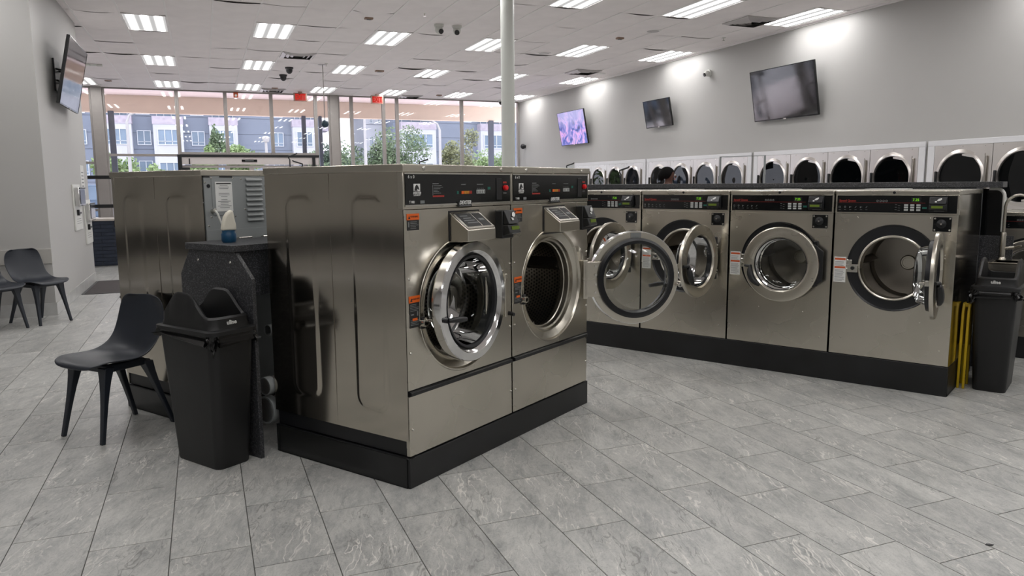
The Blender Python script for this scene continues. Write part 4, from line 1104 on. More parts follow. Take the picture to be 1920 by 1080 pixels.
# floor sign folded against the end of the row
t = thing('floor_sign', row(.034, .40), RA)
for dx in (-.018, .016):
    g = G().prism([(-.085, .0), (-.068, .0), (-.052, .30), (.052, .30), (.068, .0), (.085, .0), (.076, .54), (.045, .60), (-.045, .60), (-.076, .54)], dx-.008, dx+.008, 'yz')
    g.build('sign_board', 'yellow', t, bevel=.003)
G().box(-.028, .026, -.035, .035, .575, .605).build('hinge_cap', 'yellow', t, bevel=.006)
G().tube([(0, -.025, .60), (0, -.02, .64), (0, .02, .64), (0, .025, .60)], .007, 8).build('hanger', 'black_metal', t)
tag(t, 'folded yellow caution floor sign leaning between washer end and trash can', 'floor sign')

# ------------------------------------------------------------------ sink at the end of the row
t = thing('utility_sink', row(.09, .80), RA)
zs = .853
DK = .28
G().box(.0, .66, .0, .02, zs-.20, zs).box(.0, .66, DK-.02, DK, zs-.20, zs).box(.0, .02, .02, DK-.02, zs-.20, zs).box(.64, .66, .02, DK-.02, zs-.20, zs).box(.02, .64, .02, DK-.02, zs-.20, zs-.19).build('basin', 'nickel', t, bevel=.004)
G().box(-.01, .67, -.012, .02, zs, zs+.010).box(-.01, .67, DK-.08, DK+.01, zs, zs+.010).box(-.01, .02, .02, DK-.08, zs, zs+.010).box(.64, .67, .02, DK-.08, zs, zs+.010).build('rim', 'nickel', t, bevel=.002)
for x in (.03, .63): G().cyl((x, .25, 0), (x, .25, zs-.2), .018, 12).build('leg', 'nickel', t)
tag(t, 'steel utility sink behind the right hand trash can', 'sink')
t = thing('faucet', row(.139, 1.04, zs+.010), RA)
G().lathe([(0, 0), (.030, 0), (.028, .012), (.021, .02), (.021, .20), (.019, .205), (0, .205)], axis='Z', n=20).build('body', 'nickel', t)
pts = [(0, 0, .19), (0, 0, .40)]+[(.085-.085*math.cos(a), 0, .40+.085*math.sin(a)) for a in [PI*i/10 for i in range(1, 11)]]+[(.17, 0, .33)]
G().tube(pts, .011, 12).build('gooseneck', 'nickel', t)
G().cyl((.015, 0, .085), (.075, 0, .095), .012, 12).cyl((.07, 0, .094), (.12, -.02, .112), .007, 10).build('lever', 'nickel', t)
tag(t, 'brushed metal gooseneck faucet standing at the right edge', 'faucet')
t = thing('splash_board', row(.0, 1.10), RA)
cor = [(.065+.055*math.cos(a), 1.335+.06*math.sin(a)) for a in [PI/2*i/8 for i in range(0, 9)]]
G().prism([(-.02, 1.04), (.12, 1.04)]+cor+[(-.02, 1.395)], .0, .016).build('board', 'black_panel', t)
G().tube([(x, .004, z) for x, z in [(.122, 1.07)]+cor+[(.02, 1.395)]], .013, 8).build('white_edge', 'white_plastic', t)
G().box(-.045, -.02, -.03, .03, 0, 1.400).build('end_post', 'laminate', t, bevel=.003)
G().box(-.02, .20, .0, .016, 0, 1.04).build('lower_board', 'laminate', t)
tag(t, 'black round-cornered board with white edging beside the faucet', 'board')
# smaller washer standing farther back at the right edge
far = copy_tree(sq); far.scale = (.86, .86, .86); far.location = (6.02, 4.40, 0); far.rotation_euler[2] = RA
set_door(far, 0)
tag(far, 'partly visible washer behind the faucet at the right edge', 'washing machine', 'washers behind the sink')
t = thing('washer_plinth', (6.02, 4.40, 0), RA)
G().box(0, .68, .0, .02, 0, .177).box(0, .68, .78, .80, 0, .177).box(0, .02, .02, .78, 0, .177).box(.66, .68, .02, .78, 0, .177).build('skirt', 'base_black', t, bevel=.003)
G().box(.02, .66, .02, .78, .16, .176).build('deck', 'base_black', t)
tag(t, 'small black plinth under the washer behind the sink', 'plinth', 'black washer plinths')

# ------------------------------------------------------------------ stacked dryers in the right wall
DW = .80
def make_dryer(name):
    """local: x along the wall (viewer's right), faces -y, z up"""
    t = thing(name); W = DW-.004
    for z0, z1, cz in ((1.02, 1.905, 1.50), (.10, .99, .60)):
        fp = G(); holed_panel(fp, .002, W, z0, z1, .385, cz, .300, -.018, .0); p = fp.build('front_panel', 'steel_dryer', t, bevel=.0015)
        g = G(); g.lathe([(.350, -.018), (.345, -.022), (.325, -.030), (.312, -.040), (.300, -.040), (.296, -.026), (.296, .06)], (.385, 0, cz), n=56); g.build('door_ring', 'steel_dryer', p)
        G().lathe([(.297, -.014), (.15, -.013), (.0005, -.012)], (.385, 0, cz), n=48).build('door_glass', 'dryer_glass', p)
        G().lathe([(.300, .03), (.33, .05), (.33, .42), (.0005, .43)], (.385, 0, cz), n=40).build('drum', 'duct_dark', p)
        G().prism([(.40, cz+.29), (.705, cz+.29), (.705, cz-.29), (.40, cz-.29), (.40, cz-.27), (.56, cz-.24), (.66, cz-.12), (.69, cz), (.66, cz+.12), (.56, cz+.24), (.40, cz+.27)], -.026, -.018).build('door_wing', 'steel_dryer', p, smooth=0)
        G().box(.712, .742, -.040, -.018, cz-.30, cz+.26).build('hinge', 'steel_drum', p, bevel=.005)
        G().box(.05, .075, -.065, -.03, cz-.08, cz+.08).build('handle', 'black_plastic', p, bevel=.008)
    G().box(.0, W+.002, -.012, .0, .99, 1.02).build('divider', 'steel_drum', t)
    g = G()
    for x in (.12, .40, .70): g.lathe([(0, -.005), (.005, -.004), (.007, 0)], (x, -.018, 1.885), n=8)
    g.build('panel_screw', 'bolt', t)
    G().box(.0, W+.002, -.016, .0, 0, .10).build('kick_plate', 'black_metal', t)
    G().box(.0, W+.002, .0, .70, 0, 1.93).build('cabinet', 'galvanised', t)
    return t
dproto = None; dn = 0
# the dryers stand in an alcove behind the wall face, so the wall is opened for them below
ends = [(14.40, 17.60, 4), (10.955, 14.155, 4), (7.49, 10.69, 4), (5.65, 7.25, 2)]
for (y0, y1, n) in ends:
    for i in range(n):
        y = y1-i*DW; dn += 1
        if dproto is None: d = dproto = make_dryer('stacked_dryer')
        else: d = copy_tree(dproto)
        d.location = (XR-.012, y, 0); d.rotation_euler[2] = -PI/2
        tag(d, 'stainless stacked dryer with round window in the right wall, %s counting from the far end' % ORD[dn], 'dryer', 'stacked dryers along the right wall')
def dryer_trim(n, y0, y1):
    g = G(); f = .085
    g.box(XR-.034, XR-.012, y0-.10, y1+.10, 1.905, 1.975)
    for a in (y0-.10, y1): g.box(XR-.034, XR-.012, a+.002, a+.098, 0, 1.905)
    struct(g.build('trim_%d' % n, 'white_trim', bevel=.004))
for i, (y0, y1, n) in enumerate(ends): dryer_trim(6+i, y0, y1)
wr = bpy.data.objects['wall_right']
# rebuild the right wall with the alcove below 1.93 m
g = G().box(XR, XR+.2, YB, YW+.2, 1.93, H+.12)
ys = [YB]; 
segs = []; cur = YB
for (y0, y1, n) in sorted(ends): segs.append((cur, y0)); cur = y1
segs.append((cur, YW+.2))
for a, b in segs: g.box(XR, XR+.2, a, b, 0, 1.93)
wr.data = g.mesh('wall_right', 'wall_paint', 0)
t = thing('price_board', (XR, 17.95, 1.86), -PI/2)
G().box(-.25, .25, -.03, 0, -.35, .12).build('board', 'wall_band', t, bevel=.004); G().box(-.22, .22, -.033, -.03, -.32, .09).build('panel', 'key_grey', t)
tag(t, 'small grey box on the right wall just left of the dryers', 'wall box')

# ------------------------------------------------------------------ moulded chairs
def make_chair(name):
    """local: faces -y, seat centre at x=0,y=0"""
    t = thing(name)
    prof = []   # (y, z, half width) from the front lip, along seat, up the back
    ctrl = [(-.235, .425, .150), (-.232, .438, .175), (-.215, .447, .200), (-.17, .450, .220), (-.10, .445, .230), (-.02, .436, .232), (.06, .430, .228), (.12, .434, .222), (.165, .452, .216),
            (.195, .485, .212), (.215, .53, .212), (.235, .59, .215), (.252, .65, .214), (.266, .71, .205), (.275, .76, .185), (.279, .785, .155), (.280, .797, .115)]
    nx = 14; vs = []; fs = []
    for j, (y, z, hw) in enumerate(ctrl):
        s = j/(len(ctrl)-1)
        for i in range(nx+1):
            a = -1+2*i/nx; cup = (a*a)
            seat = max(0, 1-s*1.7); back = max(0, (s-.5)*2)
            mid = math.exp(-((s-.50)/.16)**2)
            vs.append((a*hw, y-.050*cup*back-.045*cup*mid, z+.022*cup*seat*(1 if j > 2 else .3)+.035*cup*mid+.006*cup*cup))
    m = nx+1
    for j in range(len(ctrl)-1):
        for i in range(nx): fs.append((j*m+i, j*m+i+1, (j+1)*m+i+1, (j+1)*m+i))
    sh = G().add(vs, fs).build('seat_shell', 'chair_blue', t, smooth=80)
    so = sh.modifiers.new('solid', 'SOLIDIFY'); so.thickness = .010; so.offset = -1
    sd = sh.modifiers.new('sub', 'SUBSURF'); sd.levels = 2; sd.render_levels = 2
    # under-frame and legs
    G().box(-.156, .156, -.152, -.108, .400, .447).box(-.156, .156, .108, .150, .392, .428).box(-.160, -.118, -.108, .108, .398, .444).box(.118, .160, -.108, .108, .398, .444).build('under_frame', 'chair_blue', t, bevel=.008)
    for sx in (-1, 1):
        for top, foot in (((sx*.136, -.130, .43), (sx*.178, -.215, 0)), ((sx*.136, .125, .42), (sx*.178, .262, 0))):
            g = G(); a, b = Vector(top), Vector(foot); N = 6; vs = []; fs = []
            for i in range(N+1):
                s = i/N; p = a.lerp(b, s); hw = .017*(1-s)**4+.006*(1-s)+.0125; hd = .012*(1-s)**4+.006*(1-s)+.012
                vs += [(p.x-hw, p.y-hd, p.z), (p.x+hw, p.y-hd, p.z), (p.x+hw, p.y+hd, p.z), (p.x-hw, p.y+hd, p.z)]
            for i in range(N): fs += [(i*4+k, i*4+(k+1) % 4, i*4+4+(k+1) % 4, i*4+4+k) for k in range(4)]
            fs += [(3, 2, 1, 0), (N*4, N*4+1, N*4+2, N*4+3)]
            g.add(vs, fs).build('leg', 'chair_blue', t, bevel=.004)
    return t
def face(dx, dy): return math.atan2(dx, -dy)      # rotation so that local -y points along (dx,dy)
ch = make_chair('chair'); ch.location = (-.570, 5.010, 0); ch.rotation_euler[2] = face(-.755, -.656)
tag(ch, 'dark blue-grey moulded chair standing alone beside the trash can', 'chair', 'moulded plastic chairs')
for x, y, lab in ((-1.715, 9.508, 'dark moulded chair at the left wall, the right one of two'), (-2.068, 9.186, 'dark moulded chair cut by the left picture edge')):
    c = copy_tree(ch); c.location = (x, y, 0); c.rotation_euler[2] = face(.71, -.70); tag(c, lab, 'chair', 'moulded plastic chairs')

# ------------------------------------------------------------------ left wall fittings
def kiosk(y0, y1, z0, z1, label):
    t = thing('payment_terminal', (LW, (y0+y1)/2, (z0+z1)/2), PI/2); W = (y1-y0)/2; Hh = (z1-z0)/2
    G().box(-W, W, -.02, 0, -Hh, Hh).build('back_plate', 'white_plastic', t, bevel=.004)
    p = G().box(-W*.86, W*.86, -.085, -.02, Hh*.05, Hh*.86).build('terminal', 'chrome', t, bevel=.01)
    G().box(-W*.7, W*.7, -.090, -.085, Hh*.15, Hh*.78).build('screen', 'black_panel', p, bevel=.004)
    G().box(-W*.86, W*.86, -.092, -.085, Hh*.80, Hh*.86).build('lip', 'black_plastic', p)
    g = G().box(-W*.5, -W*.3, -.05, -.02, -Hh*.35, -Hh*.1); g.build('card_slot', 'black_plastic', t, bevel=.003)
    G().box(-W*.1, W*.55, -.035, -.02, -Hh*.3, -Hh*.22).build('bill_slot', 'black_plastic', t)
    g = G()
    for i in range(3): g.box(-W*.6, W*.6, -.0205, -.02, -Hh*(.5+.1*i)-.005, -Hh*(.5+.1*i))
    g.build('printed_lines', 'ink_grey', t, smooth=0)
    tag(t, label, 'payment terminal', 'card terminals on the left wall')
kiosk(11.80, 12.42, .87, 1.50, 'card terminal on a white plate on left wall, nearer of two')
kiosk(12.72, 13.36, .62, 1.27, 'card terminal on a white plate on left wall, farther of two')
o = G().box(LW, LW+.004, 12.72, 13.05, 1.34, 1.78).build('wall_notice', 'card_white'); tag(o, 'pale paper notice on the left wall above farther card terminal', 'notice')
g = G()
for i in range(6): g.box(LW+.004, LW+.0045, 12.78, 12.99, 1.42+.05*i, 1.435+.05*i)
pn = g.build('printed_lines', 'ink_grey', o, smooth=0)
o = G().box(-.42, .42, -.78, .78, 0, .008).build('floor_mat', 'mat_dark', loc=(-1.18, 12.53, 0), bevel=.003)
o2 = G().box(-.45, .45, -.81, -.78, 0, .006).box(-.45, .45, .78, .81, 0, .006).box(-.45, -.42, -.78, .78, 0, .006).box(.42, .45, -.78, .78, 0, .006).build('mat_border', 'black_rubber', o)
tag(o, 'dark grey entrance mat on the floor along the left wall', 'floor mat')
# tiled counter beyond the left wall
t = thing('tiled_counter', (-2.2, 15.9, 0))
G().box(-.1, 1.75, .02, .62, .0, .84).build('counter_body', 'navy_tile', t)
tm = {}
for r in range(12):
    x = .205 if r % 2 else .0
    while x < 1.75:
        x1 = min(x+.40, 1.75) if x > 0 or not r % 2 else x
        wv = round(x1-x, 3)
        if wv > .05:
            if wv not in tm: tm[wv] = G().box(.003, wv-.003, 0, .02, .003, .065).mesh('wall_tile', 'navy_tile', 0)
            inst('wall_tile', tm[wv], t, (x, random.uniform(-.004, .004), .02+.068*r))
        x = x1 if x1 > x else x+.2
G().box(-.15, 1.80, -.03, .66, .84, .88).build('counter_top', 'countertop', t, bevel=.006)
G().box(-.15, .0, -.02, .60, 0, .10).build('white_kick', 'white_plastic', t)
tag(t, 'counter clad in dark blue tiles with pale top beyond the left wall', 'counter')
t = thing('spray_bottle', (-1.98, 16.05, .88))
G().lathe([(0, 0), (.05, 0), (.052, .02), (.05, .15), (.02, .20), (0, .20)], axis='Z', n=18).build('bottle', 'bottle_blue', t)
G().box(-.05, .03, -.015, .015, .20, .25).build('trigger_head', 'white_plastic', t, bevel=.006)
tag(t, 'blue spray bottle with white head on the tiled counter', 'bottle')
t = thing('window_rail', (-2.1, 17.1, 0))
for x in (-.35, 1.3): G().box(x-.02, x+.02, -.02, .02, 0, 1.72).build('rail_post', 'black_metal', t)
for z in (1.62, 1.05): G().box(-.33, 1.28, -.02, .02, z, z+.07).build('rail_bar', 'black_metal', t)
tag(t, 'black metal rail frame with two bars in front of the left windows', 'rail')

# ------------------------------------------------------------------ laundry carts with hanging racks
def cart(name, loc, rz, hook=True, htop=1.78, label=''):
    t = thing(name, loc, rz)
    fr = [(-.30, -.22), (.30, -.22), (.30, .22), (-.30, .22)]
    for z in (.22, .62): G().tube([(x, y, z) for x, y in fr], .010, 8, True).build('basket_rim', 'chrome', t)
    g = G()
    for x, y in fr: g.tube([(x*.85, y*.85, .12), (x, y, .62)], .008, 8)
    for i in range(7):
        x = -.27+.09*i
        g.tube([(x, -.22, .62), (x*.9, -.2, .22), (x*.9, .2, .22), (x, .22, .62)], .003, 6)
    for i in range(4):
        y = -.16+.107*i; g.tube([(-.30, y, .62), (-.27, y, .22), (.27, y, .22), (.30, y, .62)], .003, 6)
    o = g.build('basket_wire', 'chrome', t); o['kind'] = 'stuff'
    for x, y in fr:
        G().lathe([(.0, -.014), (.048, -.014), (.05, -.008), (.05, .008), (.048, .014), (0, .014)], (x*.85, y*.85, .05), n=18).cyl((x*.85, y*.85, .05), (x*.85, y*.85, .13), .008, 8).build('caster', 'black_rubber', t)
    if hook:
        G().tube([(-.28, 0, .22), (-.28, 0, htop-.11), (-.30, 0, htop-.08), (-.30, 0, htop-.055), (-.27, 0, htop-.045), (-.17, 0, htop-.015), (-.155, 0, htop)], .011, 8).build('rack_pole', 'black_metal', t)
    else:
        G().tube([(-.28, 0, .22), (-.28, 0, htop), (.28, 0, htop), (.28, 0, .22)], .013, 10).build('rack_frame', 'galvanised', t)
    tag(t, label, 'laundry cart', 'laundry carts with hanging racks')
def along(px_dir, d, z=0): return (px_dir[0]*d, px_dir[1]*d, z)
cart('laundry_cart', (5.95, 7.42, 0), -1.12, False, 1.765, 'laundry cart with square grey hanging frame showing above the right row')
cart('laundry_cart', (5.45, 8.91, 0), 0.0, True, 1.68, 'laundry cart with black hook pole against the far dryers')
cart('laundry_cart', (6.18, 12.0, 0), 0.0, True, 1.82, 'laundry cart with black hook pole beside the column, right')
cart('laundry_cart', (3.55, 12.0, 0), 0.0, True, 1.875, 'laundry cart with black hook pole above the nearest washer')
cart('laundry_cart', (1.12, 12.0, 0), PI, True, 1.84, 'laundry cart with black hook pole below the entrance header, right')
cart('laundry_cart', (1.64, 13.3, 0), 0.2, True, 2.0, 'laundry cart with tall black pole in front of the entrance header')

# ------------------------------------------------------------------ person behind the right row
def person(loc, rz):
    """faces -y"""
    def skin(name, verts, edges, radii, mat, parent=None, root=0):
        me = bpy.data.meshes.new(name); me.from_pydata(verts, edges, []); me.materials.append(MATS[mat])
        o = bpy.data.objects.new(name, me); COL.objects.link(o)
        if parent: o.parent = parent
        m = o.modifiers.new('skin', 'SKIN'); m.use_smooth_shade = True
        for i, r in enumerate(radii): me.skin_vertices[0].data[i].radius = r if isinstance(r, tuple) else (r, r)
        me.skin_vertices[0].data[root].use_root = True
        s = o.modifiers.new('sub', 'SUBSURF'); s.levels = 2; s.render_levels = 2
        return o
    V = [(0, 0, .92), (0, .01, 1.08), (0, .015, 1.25), (0, .01, 1.38), (0, 0, 1.44), (0, -.012, 1.50), (0, -.018, 1.56), (0, -.012, 1.62), (0, .0, 1.655)]
    R = [(.15, .11), (.13, .10), (.15, .11), (.12, .085), .055, .058, (.070, .085), (.075, .092), (.05, .06)]
    Ed = [(i, i+1) for i in range(8)]
    def chain(start, pts, rad):
        p = start
        for q, r in zip(pts, rad): V.append(q); R.append(r); Ed.append((p, len(V)-1)); p = len(V)-1
        return p
    for s in (-1, 1):
        hand = chain(3, [(s*.17, .01, 1.37), (s*.23, .02, 1.10), (s*.22, -.10, .90), (s*.21, -.15, .86)], [.055, .042, .030, (.022, .034)])
        for k, (dx, L) in enumerate(((-.026, .07), (-.009, .085), (.009, .08), (.024, .065))):
            chain(hand, [(s*.21+dx, -.19, .835), (s*.21+dx, -.19-L*.4, .80)], [.009, .008])
        chain(hand, [(s*.17, -.165, .845), (s*.155, -.19, .825)], [.010, .008])
        chain(0, [(s*.10, 0, .86), (s*.105, .0, .48), (s*.105, .02, .10), (s*.105, -.02, .045), (s*.11, -.13, .03)], [.095, .060, .042, .045, .030])
    body = skin('person', V, Ed, R, 'skin')
    body.location = loc; body.rotation_euler[2] = rz
    SV = [(0, 0, .88), (0, .01, 1.08), (0, .015, 1.25), (0, .01, 1.385), (0, .002, 1.445)]; SR = [(.175, .135), (.15, .12), (.17, .13), (.14, .10), .070]
    SE = [(0, 1), (1, 2), (2, 3), (3, 4)]
    for s in (-1, 1):
        SV += [(s*.17, .01, 1.375), (s*.235, .02, 1.14)]; SR += [.070, .060]; n = len(SV); SE += [(3, n-2), (n-2, n-1)]
    skin('shirt', SV, SE, SR, 'shirt_pink', body)
    TV = [(0, 0, .93), (.10, 0, .86), (.105, 0, .48), (.105, .02, .10), (-.10, 0, .86), (-.105, 0, .48), (-.105, .02, .10)]
    skin('trousers', TV, [(0, 1), (1, 2), (2, 3), (0, 4), (4, 5), (5, 6)], [(.16, .12), .105, .072, .058, .105, .072, .058], 'denim', body)
    for s in (-1, 1): G().sphere((s*.108, -.06, .035), .05, 14, (.9, 2.6, .75)).build('shoe', 'shoe', body)
    # hair: cap with a bun of volume at the back
    g = G(); vs = []; fs = []; n = 24; m = 12
    for j in range(m+1):
        th = PI*.72*j/m
        for i in range(n):
            a = 2*PI*i/n; yb = math.sin(a)
            lim = 1.0 if yb > -.2 else max(.55, 1+.9*(yb+.2))
            tt = th*lim
            vs.append((.104*math.sin(tt)*math.cos(a), .018+.118*math.sin(tt)*math.sin(a), 1.590+.112*math.cos(tt)))
    for j in range(m):
        for i in range(n): fs.append((j*n+i, (j+1)*n+i, (j+1)*n+(i+1) % n, j*n+(i+1) % n))
    g.add(vs, fs); g.sphere((0, .10, 1.56), .062, 16, (1.1, .9, 1.15)); g.build('hair', 'hair', body, smooth=60)
    for s in (-1, 1):
        G().sphere((s*.032, -.100, 1.575), .011, 10).build('eye', 'card_white', body)
        G().sphere((s*.032, -.108, 1.575), .006, 8).build('pupil', 'ink_black', body)
        G().sphere((s*.080, .0, 1.565), .022, 10, (.4, .7, 1.2)).build('ear', 'skin', body)
    G().sphere((0, -.112, 1.553), .016, 10, (.8, 1.1, 1.3)).build('nose', 'skin', body)
    G().sphere((0, -.100, 1.515), .022, 10, (1.2, .5, .35)).build('mouth', 'ink_rust', body)
    tag(body, 'person with short dark hair and pink top standing behind the washer row', 'person')
person((6.53, 9.85, 0), face(.88, -.47))

# ------------------------------------------------------------------ outside
o = struct(G().box(-90, 120, YW+.2, 190, -.15, -.05).build('street', 'street'))
struct(G().box(-30, 40, YW+.2, 31, -.05, -.02).build('bounce_slab', 'soffit'))  # pale slab added to bounce daylight up onto the fascia
struct(G().box(-9, 14, YW+.1, 24.2, 3.995, 4.12).build('soffit', 'soffit'))
struct(G().box(-9, 14, 24.0, 24.2, 3.515, 3.995).build('fascia', 'fascia', bevel=.01))
def post(x, w_, label):
    t = thing('canopy_post', (x, 24.02, 0))
    G().box(-w_/2, w_/2, -.06, .06, 0, 3.55).build('shaft', 'bld_dark', t, bevel=.01); G().box(-w_/2-.03, w_/2+.03, -.09, .09, 0, .08).build('foot', 'bld_dark', t)
    tag(t, label, 'post', 'canopy posts outside')
post(-2.25, .15, 'dark canopy post outside the first wide window on the left')
post(2.93, .12, 'dark canopy post outside just left of the thick pilaster')
post(3.42, .10, 'dark thin canopy post outside behind the thick pilaster')
post(8.97, .17, 'dark canopy post outside the last window by the column')

def building(name, x0, x1, Y, zt, bays_, wins, label, depth=14):
    t = thing(name, (0, Y, 0))
    G().box(x0, x1, 0, depth, -.1, zt).build('wall', 'bld_grey', t)
    pitch = 3.05
    g = G()
    for x, y in [(x0, x1)]:
        zz = .4
        while zz < zt: g.box(x0, x1, -.02, 0, zz, zz+.04); zz += 1.52
    g.build('panel_joint', 'bld_dark', t)
    def window(xa, xb, za, zb, y, parent, n=2):
        f = .07
        wf = G().box(xa, xb, y-.10, y, za, za+f).box(xa, xb, y-.10, y, zb-f, zb).box(xa, xa+f, y-.10, y, za+f, zb-f).box(xb-f, xb, y-.10, y, za+f, zb-f)
        for i in range(1, n): xx = xa+(xb-xa)*i/n; wf.box(xx-f/2, xx+f/2, y-.09, y, za+f, zb-f)
        wf.box(xa+f, xb-f, y-.09, y, za+(zb-za)*.22, za+(zb-za)*.22+f*.7)
        w_ = wf.build('window', 'bld_frame', parent); G().box(xa+f, xb-f, y-.04, y-.02, za+f, zb-f).build('pane', 'bld_glass', w_, smooth=0)
    for (a, b) in bays_:
        bay = G().box(a, b, -1.1, 0, -.1, 7.25).build('bay', 'bld_white', t)
        for k in range(-1, 2):
            zc = 6.05+pitch*k
            window(a+.35, b-.35, zc-.72, zc+.75, -1.1, bay, 3 if b-a < 3.2 else 4)
        bl = G().box(a-.05, b+.05, -1.15, -1.05, 7.25, 7.98).box(a-.05, a+.05, -1.05, 0, 7.25, 7.98).box(b-.05, b+.05, -1.05, 0, 7.25, 7.98).build('balcony', 'bld_balcony', t)
        window(a+.3, b-.3, 7.4, 9.6, 0, t, 3)
        G().box(a-.1, b+.1, -1.3, 0, 10.3, 10.5).build('bay_roof', 'bld_white', t)
    for (a, b) in wins:
        for k in range(-1, 2):
            zc = 6.04+pitch*k*.92; window(a, b, zc-.68, zc+.68, 0, t, 2)
    G().box(x0-.2, x1+.2, -.3, depth, zt, zt+.4).build('roof', 'bld_dark', t)
    tag(t, label, 'building'); return t
building('apartment_building', -22, 11.6, 80, 14, [(-14.5, -11.9), (-8.4, -5.8), (-4.0, -1.45), (.87, 3.4), (8.55, 10.8)], [(-10.8, -9.6), (-5.45, -4.25), (-.75, .43), (6.70, 7.75)],
         'long grey apartment building with white bays seen through the left windows')
e = [o_ for o_ in bpy.data.objects if o_.name == 'apartment_building'][0]
g = G()
for z in (1.2, 4.0, 7.0): g.box(11.6, 12.3, .5, 3.0, z, z+1.0)
g.build('end_balcony', 'bld_balcony', e)
building('apartment_building', 18.9, 60, 80, 14, [(19.5, 23.25), (28.3, 31.2), (36, 39)], [(26.65, 27.6), (33, 34.2)], 'grey apartment building with white bays seen through the right windows')
b3 = building('apartment_building', 16.6, 18.6, 84, 9.2, [], [(17.2, 17.6), (18.1, 18.5)], 'narrow pale building wing between tree and right apartment building', 6)
for c in b3.children:
    if c.name.split('.')[0] == 'wall': c.data.materials[0] = MATS['bld_white']
def lamp_post(x, Y, h, arm, label):
    t = thing('street_lamp', (x, Y, 0))
    G().cyl((0, 0, 0), (0, 0, h), .11, 12, .07).build('pole', 'pole_white', t)
    if arm:
        G().tube([(0, 0, h-.02), (-.15*arm, 0, h+.35), (-.5*arm, 0, h+.55)], .06, 10).build('arm', 'pole_white', t)
        G().box(min(-.5*arm, -1.1*arm), max(-.5*arm, -1.1*arm), -.12, .12, h+.5, h+.62).build('lamp_head', 'pole_white', t, bevel=.03)
    else: G().lathe([(0, h), (.16, h), (.22, h+.25), (.10, h+.32), (0, h+.32)], axis='Z', n=14).build('lamp_head', 'pole_white', t)
    G().cyl((0, 0, 0), (0, 0, .3), .2, 12).build('footing', 'pole_white', t)
    tag(t, label, 'street lamp', 'street lamps outside')
lamp_post(-3.5, 45, 4.85, -1, 'white street lamp outside the widest left window')
lamp_post(13.5, 45, 4.75, 1, 'white street lamp with bent arm outside right windows')
lamp_post(8.95, 45, 5.6, 0, 'white lamp pole standing in front of the big tree')
lamp_post(3.4, 45, 3.9, 0, 'short white lamp pole outside above the entrance header')
def tree(x, Y, zc, rx, rz, mat, n, label, trunk=True, seed=1):
    random.seed(seed); t = thing('tree', (x, Y, 0)); vs = []; fs = []
    lobes = [(random.gauss(0, .42)*rx, random.gauss(0, .42)*rx, random.gauss(0, .38)*rz, random.uniform(.35, .6)) for _ in range(16)]+[(0, 0, 0, .7)]
    for i in range(n):
        lx, ly, lz, lr = random.choice(lobes)
        d = Vector((random.gauss(0, 1), random.gauss(0, 1), random.gauss(0, 1))).normalized()*(random.random()**.4)
        p = Vector((lx+d.x*lr*rx, ly+d.y*lr*rx, zc+lz+d.z*lr*rz))
        if p.z < .2: continue
        a = Vector((random.gauss(0, 1), random.gauss(0, 1), random.gauss(0, 1))).normalized(); b = a.orthogonal().normalized(); s = random.uniform(.07, .15)
        o = len(vs); vs += [p-a*s, p+b*s*.6, p+a*s, p-b*s*.6]; fs.append((o, o+1, o+2, o+3))
    me = bpy.data.meshes.new('crown'); me.from_pydata([tuple(v) for v in vs], [], fs); me.materials.append(MATS[mat])
    c = inst('crown', me, t); c['kind'] = 'stuff'
    g = G().tube([(0, 0, -.1), (.05, 0, zc*.5), (0, .05, zc)], [.16, .12, .05], 10)
    for k in range(5):
        a = k*1.3; g.tube([(0, 0, zc*.6), (math.cos(a)*rx*.35, math.sin(a)*rx*.35, zc+rz*.2)], [.06, .02], 6)
    g.build('trunk', 'bark', t)
    tag(t, label, 'tree', 'trees outside')
tree(11.9, 52, 3.5, 1.9, 2.0, 'leaf_a', 6500, 'big loose green tree behind the thin window mullion', seed=2)
tree(10.0, 62, 3.0, 2.0, 1.6, 'leaf_c', 5000, 'dark green tree just right of the thick pilaster', seed=3)
tree(19.3, 60, 2.9, 1.75, 2.1, 'leaf_b', 7000, 'pale yellow-green rounded tree in front of the right building', seed=4)
tree(19.4, 53, 1.9, 1.6, 1.35, 'leaf_d', 4500, 'low bright green tree left of the column', seed=5)
tree(-4.2, 47, 2.0, .9, 1.5, 'leaf_d', 2500, 'bright green tree left of the thick left pilaster', seed=6)
tree(-1.9, 44, 1.6, .75, 1.0, 'leaf_d', 2500, 'bright green young tree behind first white street lamp', seed=7)
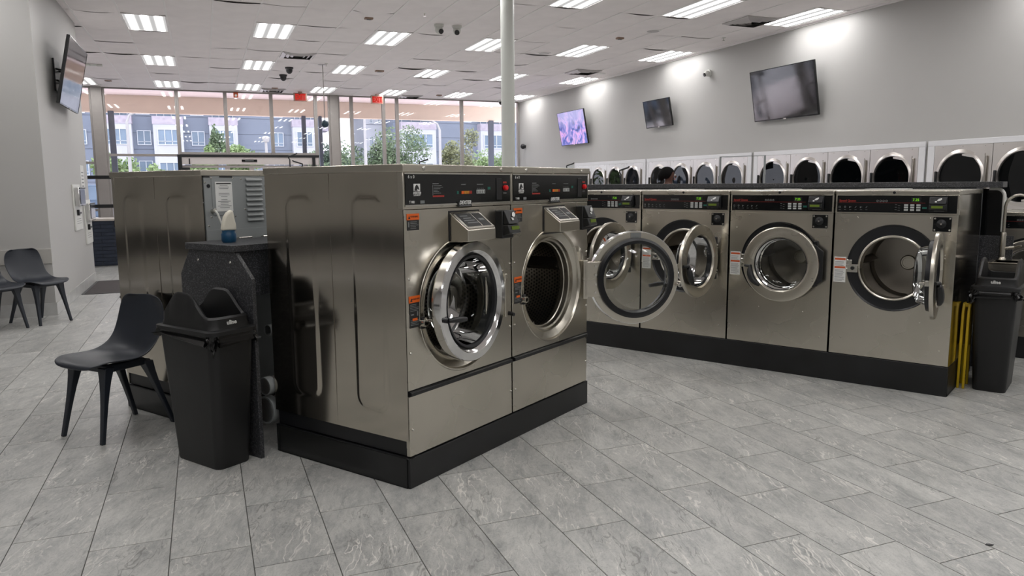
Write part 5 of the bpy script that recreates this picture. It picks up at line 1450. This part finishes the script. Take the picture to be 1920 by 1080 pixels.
tree(.1, 46, 2.2, .7, .85, 'leaf_d', 2200, 'bright green small tree left of the entrance header', seed=8)
tree(2.1, 46, 2.8, 1.0, 1.0, 'leaf_d', 3500, 'bright green bush above the entrance header', seed=9)
tree(1.0, 60, 4.3, .5, 1.6, 'leaf_a', 1800, 'slender green tree in front of second white bay', seed=10)
tree(6.9, 50, 2.0, .9, 1.2, 'leaf_a', 2500, 'green bush left of the thick pilaster', seed=11)
tree(-7.4, 45, 3.5, 1.2, 2.8, 'leaf_d', 4500, 'tall bright green tree at the far left window', seed=12)
tree(25.5, 66, 2.8, 1.1, 1.6, 'leaf_d', 2500, 'bright green tree directly behind the column edge', seed=13)
tree(8.0, 33, 1.0, .5, .6, 'leaf_d', 1000, 'small green shrub outside near pilaster foot', seed=14)
# parked van glimpsed through the far left window
t = thing('parked_car', (-4.1, 33, 0))
G().prism([(-2.1, .35), (2.1, .35), (2.15, .9), (1.6, 1.0), (1.0, 1.55), (-1.5, 1.58), (-2.1, .95)], -.85, .85).build('body', 'car_blue', t, bevel=.06)
G().prism([(.98, 1.0), (1.45, 1.0), (.95, 1.48), (-.2, 1.50), (-.2, 1.0)], -.87, -.85).prism([(-.3, 1.0), (-.3, 1.50), (-1.42, 1.52), (-1.9, 1.0)], -.87, -.85).build('side_window', 'bld_glass', t)
for x in (-1.35, 1.35):
    for y in (-.75, .75): G().lathe([(0, -.1), (.30, -.1), (.33, -.06), (.33, .06), (.30, .1), (0, .1)], (x, y, .33), n=22).build('wheel', 'black_rubber', t)
G().box(2.08, 2.16, -.75, -.45, .6, .75).build('tail_light', 'ink_red', t)
tag(t, 'blue-grey car parked outside the far left window', 'car')

# scrap lying on the tiles at the lower right
t = thing('leaf_scrap', (2.856, 1.957, .0005), -.6)
G().prism([(-.016, -.004), (-.004, -.009), (.010, -.006), (.018, .003), (.004, .007), (-.010, .005)], 0, .003, 'xy').build('scrap', 'black_rubber', t)
tag(t, 'tiny dark scrap lying on the floor tiles at the lower right', 'debris')
